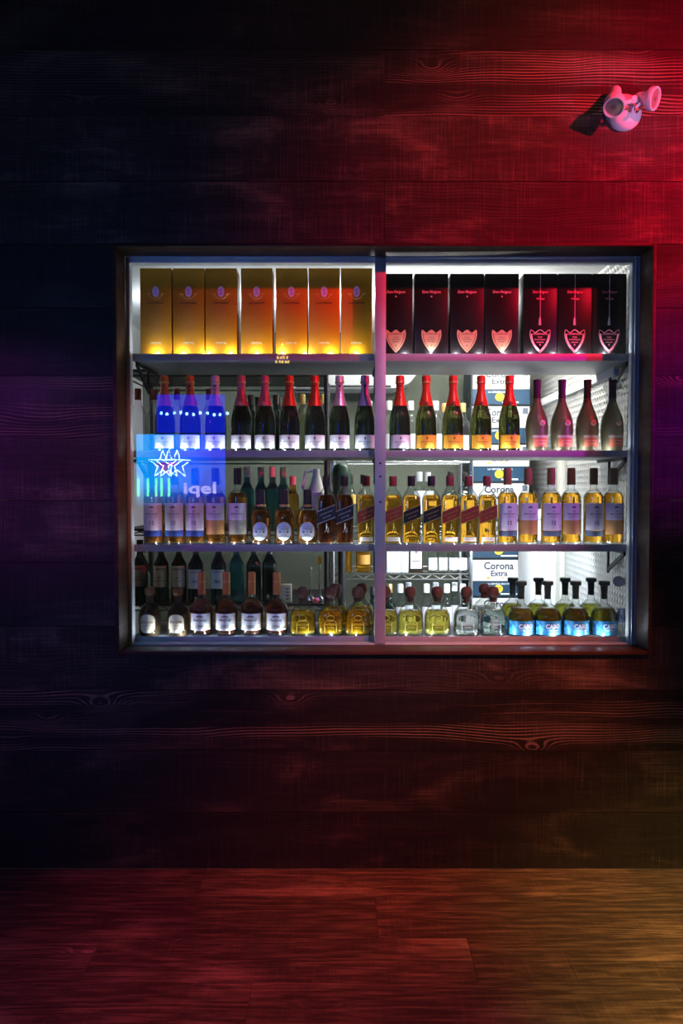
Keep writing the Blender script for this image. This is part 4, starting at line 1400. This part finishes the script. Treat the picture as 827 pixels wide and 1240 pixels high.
ck = (CYY + D) / F
ch = 46.4 * ck
ztop_panel = P(605, 703.5, CYY).z       # lower edge of a white panel
z_case = ztop_panel - 0.42 * ch
while z_case - ch > SZ0:
    z_case -= ch
base_h = z_case - SZ0
cxx = P(605.5, 600, CYY).x
st_ = MB().box(cxx - 0.18, cxx + 0.18, CYY - 0.005, CYY + 0.27, SZ0, z_case)
tag(st_.build('pallet', speckle(mat('pallet_wood', (0.3, 0.2, 0.12), 0.8), 10, 0.2, stretch=(1, 1, 10)), bevel=0.003), 'low wooden pallet under the stack of beer cases', 'pallet')
ncase = 0
z = z_case
zs = []
while z < P(605, 445, CYY).z:
    zs.append(z)
    z += ch
for i, z in enumerate(zs):
    o = instance('case', case, (cxx, CYY, z))
    nm = ['at the very bottom of the stack', 'second from the bottom of the stack', 'third from the bottom of the stack', 'fourth from the bottom of the stack', 'fifth from the bottom of the stack',
          'sixth from the bottom of the stack', 'seventh from the bottom of the stack', 'eighth from the bottom of the stack', 'ninth from the bottom of the stack', 'tenth from the bottom of the stack'][i]
    tag(o, 'beer case with white lettered panel and yellow seal, %s' % nm, 'beer case', 'stacked beer cases in the storeroom')

# white chest cooler beside the cases
kx0, kx1 = P(644, 600, 1.12).x, min(P(676, 600, 1.12).x, SX1 - 0.012)
r = tag(empty('cooler_box', ((kx0 + kx1) / 2, 1.12, SZ0)), 'plain white cooler cabinet between beer cases and plate wall', 'cooler')
inv = Matrix.Translation((-(kx0 + kx1) / 2, -1.12, -SZ0))
ktop = P(650, 618, 1.12).z
for mb, nm in ((MB().box(kx0, kx1, 1.125, 1.42, SZ0, ktop - 0.05), 'cabinet'), (MB().box(kx0 - 0.004, kx1 + 0.004, 1.12, 1.425, ktop - 0.048, ktop), 'lid')):
    o = mb.build(nm, M_WHITE, bevel=0.006)
    o.parent = r
    o.matrix_parent_inverse = inv

# long white unit on the back wall, its kind not known
ua, ub = P(352, 470, 1.60), P(506, 440, 1.60)
ub.z = P(506, 438, 1.60).z
r = tag(empty('ventilation_duct', ((ua.x + ub.x) / 2, 1.60, ua.z)), 'long white rounded duct mounted on the storeroom back wall', 'duct')
inv = Matrix.Translation((-(ua.x + ub.x) / 2, -1.60, -ua.z))
hz = ub.z - ua.z
poly = [(ua.x, ub.z), (ua.x, ua.z + 0.02), (ua.x + 0.02, ua.z), (ub.x - 0.14, ua.z), (ub.x - 0.05, ua.z + 0.03), (ub.x - 0.01, ua.z + 0.08), (ub.x, ub.z)]
for mb, nm, m_ in ((MB().prism(poly, 1.60, SY1), 'casing', M_WHITE), (MB().box(ua.x + 0.03, ub.x - 0.16, 1.595, 1.61, ua.z + 0.004, ua.z + 0.018), 'louvre', M_BLACKST)):
    o = mb.build(nm, m_, bevel=0.003)
    o.parent = r
    o.matrix_parent_inverse = inv

# round grey pull and small white tag by the right frame
c = P(749, 704, 0.22)
r = tag(empty('wall_knob', (SX1, 0.22, c.z)), 'round grey disc on a short stalk beside the plate wall', 'knob')
rot = Matrix.Rotation(PI / 2 - 0.5, 3, 'X') 
dm = Matrix.Rotation(math.radians(-38), 3, 'Z') @ Matrix.Rotation(PI / 2, 3, 'X')
MB().lathe([(0.0, -0.005), (0.022, -0.005), (0.0235, 0.0), (0.022, 0.006), (0.004, 0.007)], 24, M=dm, c=(c.x - SX1, 0, 0)).build('disc', speckle(mat('grey_rubber', (0.40, 0.41, 0.40), 0.5), 40, 0.1), r)
MB().tube([(c.x - SX1, 0.004, 0), (0.0, 0.02, 0)], 0.006, 8).build('stalk', M_CHROME, r)
c = P(757, 745, 0.20)
r = tag(empty('price_tag', (SX1, 0.20, c.z)), 'small white tag with black hook near the lower frame corner', 'tag')
MB().box(-0.024, -0.001, -0.014, 0.014, -0.03, 0.03).build('card', M_WHITE, r, bevel=0.003)
MB().tube([(-0.018, -0.016, 0.006), (-0.016, -0.017, -0.012), (-0.006, -0.017, -0.016), (-0.004, -0.016, 0.0)], 0.0014, 5).build('hook', M_BLACK, r)

# ------------------------------------------------------------------ emergency light on the wall
k0 = D / F
ec = P(754, 138, 0.0)
r = tag(empty('emergency_light', (ec.x, 0.0, ec.z)), 'white twin-head emergency light on the plank wall above the window', 'emergency light')
M_EL = mat('white_lamp_plastic', (0.82, 0.78, 0.80), 0.4)
M_LENS = mat('lamp_lens', (0.55, 0.55, 0.50), 0.12, 0.6)
rx = Matrix.Rotation(PI / 2, 3, 'X')
MB().lathe([(0.068, 0.0), (0.068, 0.010), (0.064, 0.022), (0.052, 0.036), (0.034, 0.046), (0.012, 0.050)], 32, M=rx).build('base', M_EL, r)
MB().lathe([(0.004, 0.0), (0.004, 0.002), (0.002, 0.003)], 10, M=rx, c=(0.028, -0.047, -0.006)).build('indicator', M_BLACK, r)
hub = Vector((0.018, -0.055, 0.020))
MB().lathe([(0.016, 0.0), (0.016, 0.03), (0.012, 0.034)], 18, M=rx, c=(0.018, -0.038, 0.020)).build('hub', M_EL, r)


def lamp_head(back, front, rad):
    back, front = Vector(back), Vector(front)
    d = (front - back)
    Ln = d.length
    q = Vector((0, 0, 1)).rotation_difference(d.normalized()).to_matrix()
    h = MB().lathe([(rad * 0.40, -0.006), (rad * 0.50, 0.0), (rad * 0.56, Ln * 0.30), (rad * 0.62, Ln * 0.48), (rad * 0.95, Ln * 0.66), (rad, Ln * 0.74), (rad, Ln * 0.97), (rad * 0.96, Ln), (rad * 0.84, Ln), (rad * 0.80, Ln * 0.93)], 28, M=q, c=back).build('lamp_head', M_EL, r)
    MB().lathe([(rad * 0.80, Ln * 0.90), (rad * 0.78, Ln * 0.945), (rad * 0.5, Ln * 0.955), (rad * 0.2, Ln * 0.96)], 24, M=q, c=back).build('lens', M_LENS, h)
    b = MB()
    a = q @ Vector((1, 0, 0))
    e = q @ Vector((0, 1, 0))
    f = back + d * 0.965
    b.lathe([(rad * 0.22, Ln * 0.955), (rad * 0.18, Ln * 0.985)], 12, M=q, c=back)
    b.build('bulb', mat('bulb_grey', (0.25, 0.25, 0.22), 0.3, 0.5), h)
    return h


def off(px, py, Y):
    return P(px, py, Y) - ec


lamp_head(off(745.5, 110, -0.030), off(743.3, 130.5, -0.108), 0.039)
lamp_head(off(772.5, 119, -0.045), off(794, 119.5, -0.088), 0.041)
MB().tube([hub + Vector((0, -0.004, 0)), off(756, 124, -0.070), off(748, 119, -0.060)], 0.0085, 10).build('arm', M_EL, r)
MB().tube([hub + Vector((0, -0.004, 0)), off(770, 130, -0.070), off(776, 124, -0.065)], 0.0085, 10).build('arm', M_EL, r)
for px, py in ((758, 131), (771, 134)):
    MB().lathe([(0.008, -0.004), (0.008, 0.006), (0.005, 0.009)], 12, M=rx, c=off(px, py, -0.074)).build('screw', M_CHROME, r)

# ------------------------------------------------------------------ lit bar sign across the room (seen mirrored in the glass)
YV = 4.43
YRm = 0.23 - YV


def RP(px, py):
    q = P(px, py, YV)
    return Vector((q.x, YRm, q.z))


sa, sb = RP(160, 612), RP(272, 478)
r = tag(empty('neon_sign', ((sa.x + sb.x) / 2, YRm, 0.0)), 'blue backlit bar sign with star outlines, mirrored in the left pane', 'sign')
inv = Matrix.Translation((-(sa.x + sb.x) / 2, -YRm, 0))


def npart(mb, name, m, parent=r, **k):
    o = mb.build(name, m, **k)
    o.parent = parent
    o.matrix_parent_inverse = inv if parent == r else Matrix.Identity(4)
    return o


def emis(name, col, s):
    return mat(name, (0.02, 0.02, 0.02), 0.5, emit=col, strength=s)


def screen_mat():
    m = bpy.data.materials.new('blue_backlit_screen')
    m.use_nodes = True
    N, L = nodes_of(m)
    N.clear()
    out = N.new('ShaderNodeOutputMaterial')
    em = N.new('ShaderNodeEmission')
    tc = N.new('ShaderNodeTexCoord')
    sp_ = N.new('ShaderNodeSeparateXYZ')
    L.new(tc.outputs['Generated'], sp_.inputs[0])
    no = N.new('ShaderNodeTexNoise')
    no.inputs['Scale'].default_value = 3
    L.new(tc.outputs['Generated'], no.inputs['Vector'])
    ad = N.new('ShaderNodeMath')
    ad.operation = 'MULTIPLY_ADD'
    ad.inputs[1].default_value = 0.35
    L.new(no.outputs['Fac'], ad.inputs[0])
    L.new(sp_.outputs[0], ad.inputs[2])
    rp = N.new('ShaderNodeValToRGB')
    rp.color_ramp.elements[0].position = 0.15
    rp.color_ramp.elements[0].color = (0.0, 0.30, 0.75, 1)
    rp.color_ramp.elements[1].position = 0.85
    rp.color_ramp.elements[1].color = (0.0, 0.08, 0.85, 1)
    el = rp.color_ramp.elements.new(1.0)
    el.color = (0.0, 0.03, 0.60, 1)
    L.new(ad.outputs[0], rp.inputs[0])
    L.new(rp.outputs[0], em.inputs['Color'])
    mr = N.new('ShaderNodeMapRange')
    mr.interpolation_type = 'SMOOTHSTEP'
    mr.inputs[1].default_value = 0.0
    mr.inputs[2].default_value = 0.35
    mr.inputs[3].default_value = 3.5
    mr.inputs[4].default_value = 18.0
    L.new(sp_.outputs[2], mr.inputs[0])
    L.new(mr.outputs[0], em.inputs['Strength'])
    L.new(em.outputs[0], out.inputs['Surface'])
    return m


sm = screen_mat()
npart(MB().box(sa.x, sb.x, YRm - 0.02, YRm, RP(200, 612).z, RP(200, 526).z), 'screen', sm, smooth=0)
npart(MB().box(RP(190, 500).x, sb.x, YRm - 0.02, YRm, RP(200, 524).z, sb.z), 'screen', emis('deep_blue_screen', (0.0, 0.012, 0.8), 8.0), smooth=0)
npart(MB().box(sa.x - 0.02, sb.x + 0.02, YRm - 0.06, YRm - 0.021, RP(200, 612).z - 0.02, sb.z + 0.02), 'cabinet', M_BLACKST)
for x in (sa.x + 0.1, sb.x - 0.1):
    npart(MB().box(x - 0.02, x + 0.02, YRm - 0.06, YRm - 0.021, 0, RP(200, 612).z), 'post', M_BLACKST)
NEON = emis('white_neon', (0.65, 0.85, 1.0), 60.0)


def star_px(cx, cy, R, ri):
    return [RP(cx + (R if k % 2 == 0 else ri) * math.sin(k * PI / 5), cy - (R if k % 2 == 0 else ri) * math.cos(k * PI / 5)) + Vector((0, 0.012, 0)) for k in range(10)]


for cx in (198, 205, 215):
    npart(MB().tube(star_px(cx, 562.5, 17.5, 6.8), 0.0040, 6, True), 'star_outline', NEON)
tri = [RP(190, 560), RP(207, 560), RP(203, 567), RP(206, 575), RP(197, 571)]
npart(MB().prism([(q.x, q.z) for q in tri], YRm + 0.002, YRm + 0.006), 'star_fill', emis('violet_fill', (0.25, 0.0, 0.65), 9.0), smooth=0)
tri = [RP(201, 560), RP(215, 560), RP(208, 565)]
npart(MB().prism([(q.x, q.z) for q in tri], YRm + 0.007, YRm + 0.010), 'star_fill', emis('magenta_fill', (0.65, 0.0, 0.65), 12.0), smooth=0)
GR = emis('green_tube', (0.15, 1.0, 0.55), 18.0)
for px in (163, 168.5, 180, 190, 196.5, 205.5):
    a_, b_ = RP(px, 579), RP(px, 601)
    npart(MB().tube([a_ + Vector((0, 0.02, 0)), b_ + Vector((0, 0.02, 0))], 0.011, 8), 'green_tube', GR)
bl = emis('blue_bulb', (0.25, 0.6, 1.0), 40.0)
for k, px in enumerate((196, 203, 212, 219.5, 227, 235, 243, 252, 260, 267, 276)):
    q = RP(px, 500.5 + 1.3 * math.sin(k * 1.7) + k * 0.15)
    npart(MB().lathe([(0.004, -0.014), (0.013, -0.006), (0.014, 0.004), (0.006, 0.014)], 10, c=q + Vector((0, 0.02, 0))), 'bulb', bl)
lt_ = MB().text('iqel', w=RP(262, 590).x - RP(223, 590).x, h=0.15, c=((RP(223, 590).x + RP(262, 590).x) / 2, RP(240, 593).z), y=YRm + 0.012)
npart(lt_, 'lettering', emis('lavender_letters', (0.40, 0.35, 1.0), 16.0), smooth=0)

# gold pendant across the room, mirrored in front of the golden boxes
pc = RP(342, 428)
r2 = tag(empty('pendant_light', (pc.x, YRm, pc.z)), 'small golden pendant of lit glass drops, mirrored before the golden boxes', 'pendant light')
GD = emis('golden_drop', (1.0, 0.62, 0.12), 16.0)
for k in range(5):
    for q in range(k + 1):
        x = (q - k / 2) * 0.030
        z = 0.085 - k * 0.042
        MB().lathe([(0.004, 0.014), (0.011, 0.004), (0.011, -0.008), (0.004, -0.015)], 8, c=(x + 0.004 * (q % 2), 0.01 * (k % 2), z)).build('glass_drop', GD, r2)
MB().tube([(0, -0.02, 0.10), (0, -0.02, 1.2)], 0.004, 6).build('cord', M_BLACKST, r2)
MB().lathe([(0.03, 0.10), (0.025, 0.115), (0.006, 0.125)], 12, c=(0, -0.02, 0)).build('canopy', M_BLACKST, r2)

# ------------------------------------------------------------------ light
LI = 1.0


def light(name, typ, loc, target, power, col, **kw):
    l = bpy.data.lights.new(name, typ)
    l.energy = power
    l.color = col
    for k, v in kw.items():
        setattr(l, k, v)
    o = bpy.data.objects.new(name, l)
    COL.objects.link(o)
    o.location = loc
    if target is not None:
        o.rotation_euler = (Vector(target) - Vector(loc)).to_track_quat('-Z', 'Y').to_euler()
    return o


def spot(name, loc, target, power, col, size, blend=1.0, soft=0.06):
    return light(name, 'SPOT', loc, target, power, col, spot_size=math.radians(size), spot_blend=blend, shadow_soft_size=soft)


# club spotlights in the room
spot('red_spot', (3.0, -2.4, 3.75), P(745, 212, 0), 1250, (1.0, 0.006, 0.035), 32)
spot('dim_red_wash', (2.0, -2.5, 3.8), P(420, 250, 0), 80, (1.0, 0.008, 0.03), 19)
spot('top_amber_wash', (1.6, -2.4, 3.6), P(520, 20, 0), 45, (1.0, 0.38, 0.12), 40)
spot('pink_spot', (2.7, -2.2, 1.5), P(757, 132, 0), 200, (0.95, 0.45, 1.0), 9)
spot('magenta_spot', (3.0, -1.6, 1.9), P(815, 490, 0), 200, (0.62, 0.0, 0.75), 27)
spot('violet_spot', (-2.9, -1.7, 2.2), P(40, 570, 0), 110, (0.55, 0.015, 0.75), 27)
spot('low_violet_spot', (-2.6, -2.0, 2.2), P(30, 790, 0), 40, (0.42, 0.05, 0.8), 30)
spot('orange_spot', (1.8, -2.2, 3.4), P(540, 950, 0), 800, (1.0, 0.17, 0.06), 27)
spot('warm_jamb_spot', (2.3, -2.1, 2.9), P(140, 580, 0.03), 230, (1.0, 0.24, 0.16), 12)
spot('floor_red_spot', (0.3, -1.5, 3.4), (-0.25, -0.50, 0), 420, (1.0, 0.09, 0.09), 33)
spot('floor_amber_spot', (2.6, -1.8, 2.6), (1.45, -0.65, 0), 1300, (1.0, 0.60, 0.16), 34)
spot('floor_violet_spot', (-2.6, -2.0, 2.6), (-1.2, -0.40, 0), 60, (0.55, 0.08, 0.8), 38)
spot('lilac_front_spot', (1.3, -2.6, 3.75), P(510, 600, 0.1), 260, (0.60, 0.52, 1.0), 24, 0.9)

# LED strips along the shelf fronts
LEDP = {1: 0.40, 2: 0.24, 3: 0.24, 4: 0.40}
for k in (1, 2, 3, 4):
    for lx in LEDX:
        if abs(lx - mm) < 0.02:
            continue
        light('shelf_led', 'POINT', (lx, SHY0 + 0.0055, shelf_top[k] + 0.004), None, LEDP[k], (0.80, 0.90, 1.0), shadow_soft_size=0.004)
# tubes in the storeroom
light('ceiling_tube', 'AREA', (-0.35, 1.0, 2.34), (-0.35, 1.0, 5), 17, (0.86, 0.94, 1.0), shape='RECTANGLE', size=1.2, size_y=0.06)
light('ceiling_tube', 'AREA', (0.62, 1.0, 2.34), (0.62, 1.0, 5), 30, (1.0, 0.97, 0.92), shape='RECTANGLE', size=0.9, size_y=0.06)
light('right_tube', 'AREA', (0.75, 0.70, 2.30), (0.78, 1.5, 1.2), 18, (1.0, 0.93, 0.82), shape='RECTANGLE', size=0.6, size_y=0.08)
light('low_tube', 'AREA', (0.72, 0.56, 1.21), (0.70, 1.35, 0.9), 13, (0.82, 0.92, 1.0), shape='RECTANGLE', size=0.7, size_y=0.05)

w = bpy.data.worlds.new('world')
S.world = w
w.use_nodes = True
bg = w.node_tree.nodes['Background']
bg.inputs['Color'].default_value = (0.85, 0.72, 0.65, 1)
bg.inputs['Strength'].default_value = 0.028

# ------------------------------------------------------------------ render look
S.view_settings.view_transform = 'Standard'
S.view_settings.look = 'None'
S.view_settings.exposure = 0.0
S.view_settings.gamma = 1.0
S.view_settings.use_curve_mapping = False
cy = S.cycles
cy.use_denoising = True
try:
    cy.denoiser = 'OPENIMAGEDENOISE'
except Exception:
    pass
cy.max_bounces = 14
cy.transmission_bounces = 12
cy.glossy_bounces = 6
cy.transparent_max_bounces = 40
cy.caustics_refractive = False
cy.caustics_reflective = False
cy.sample_clamp_indirect = 6.0
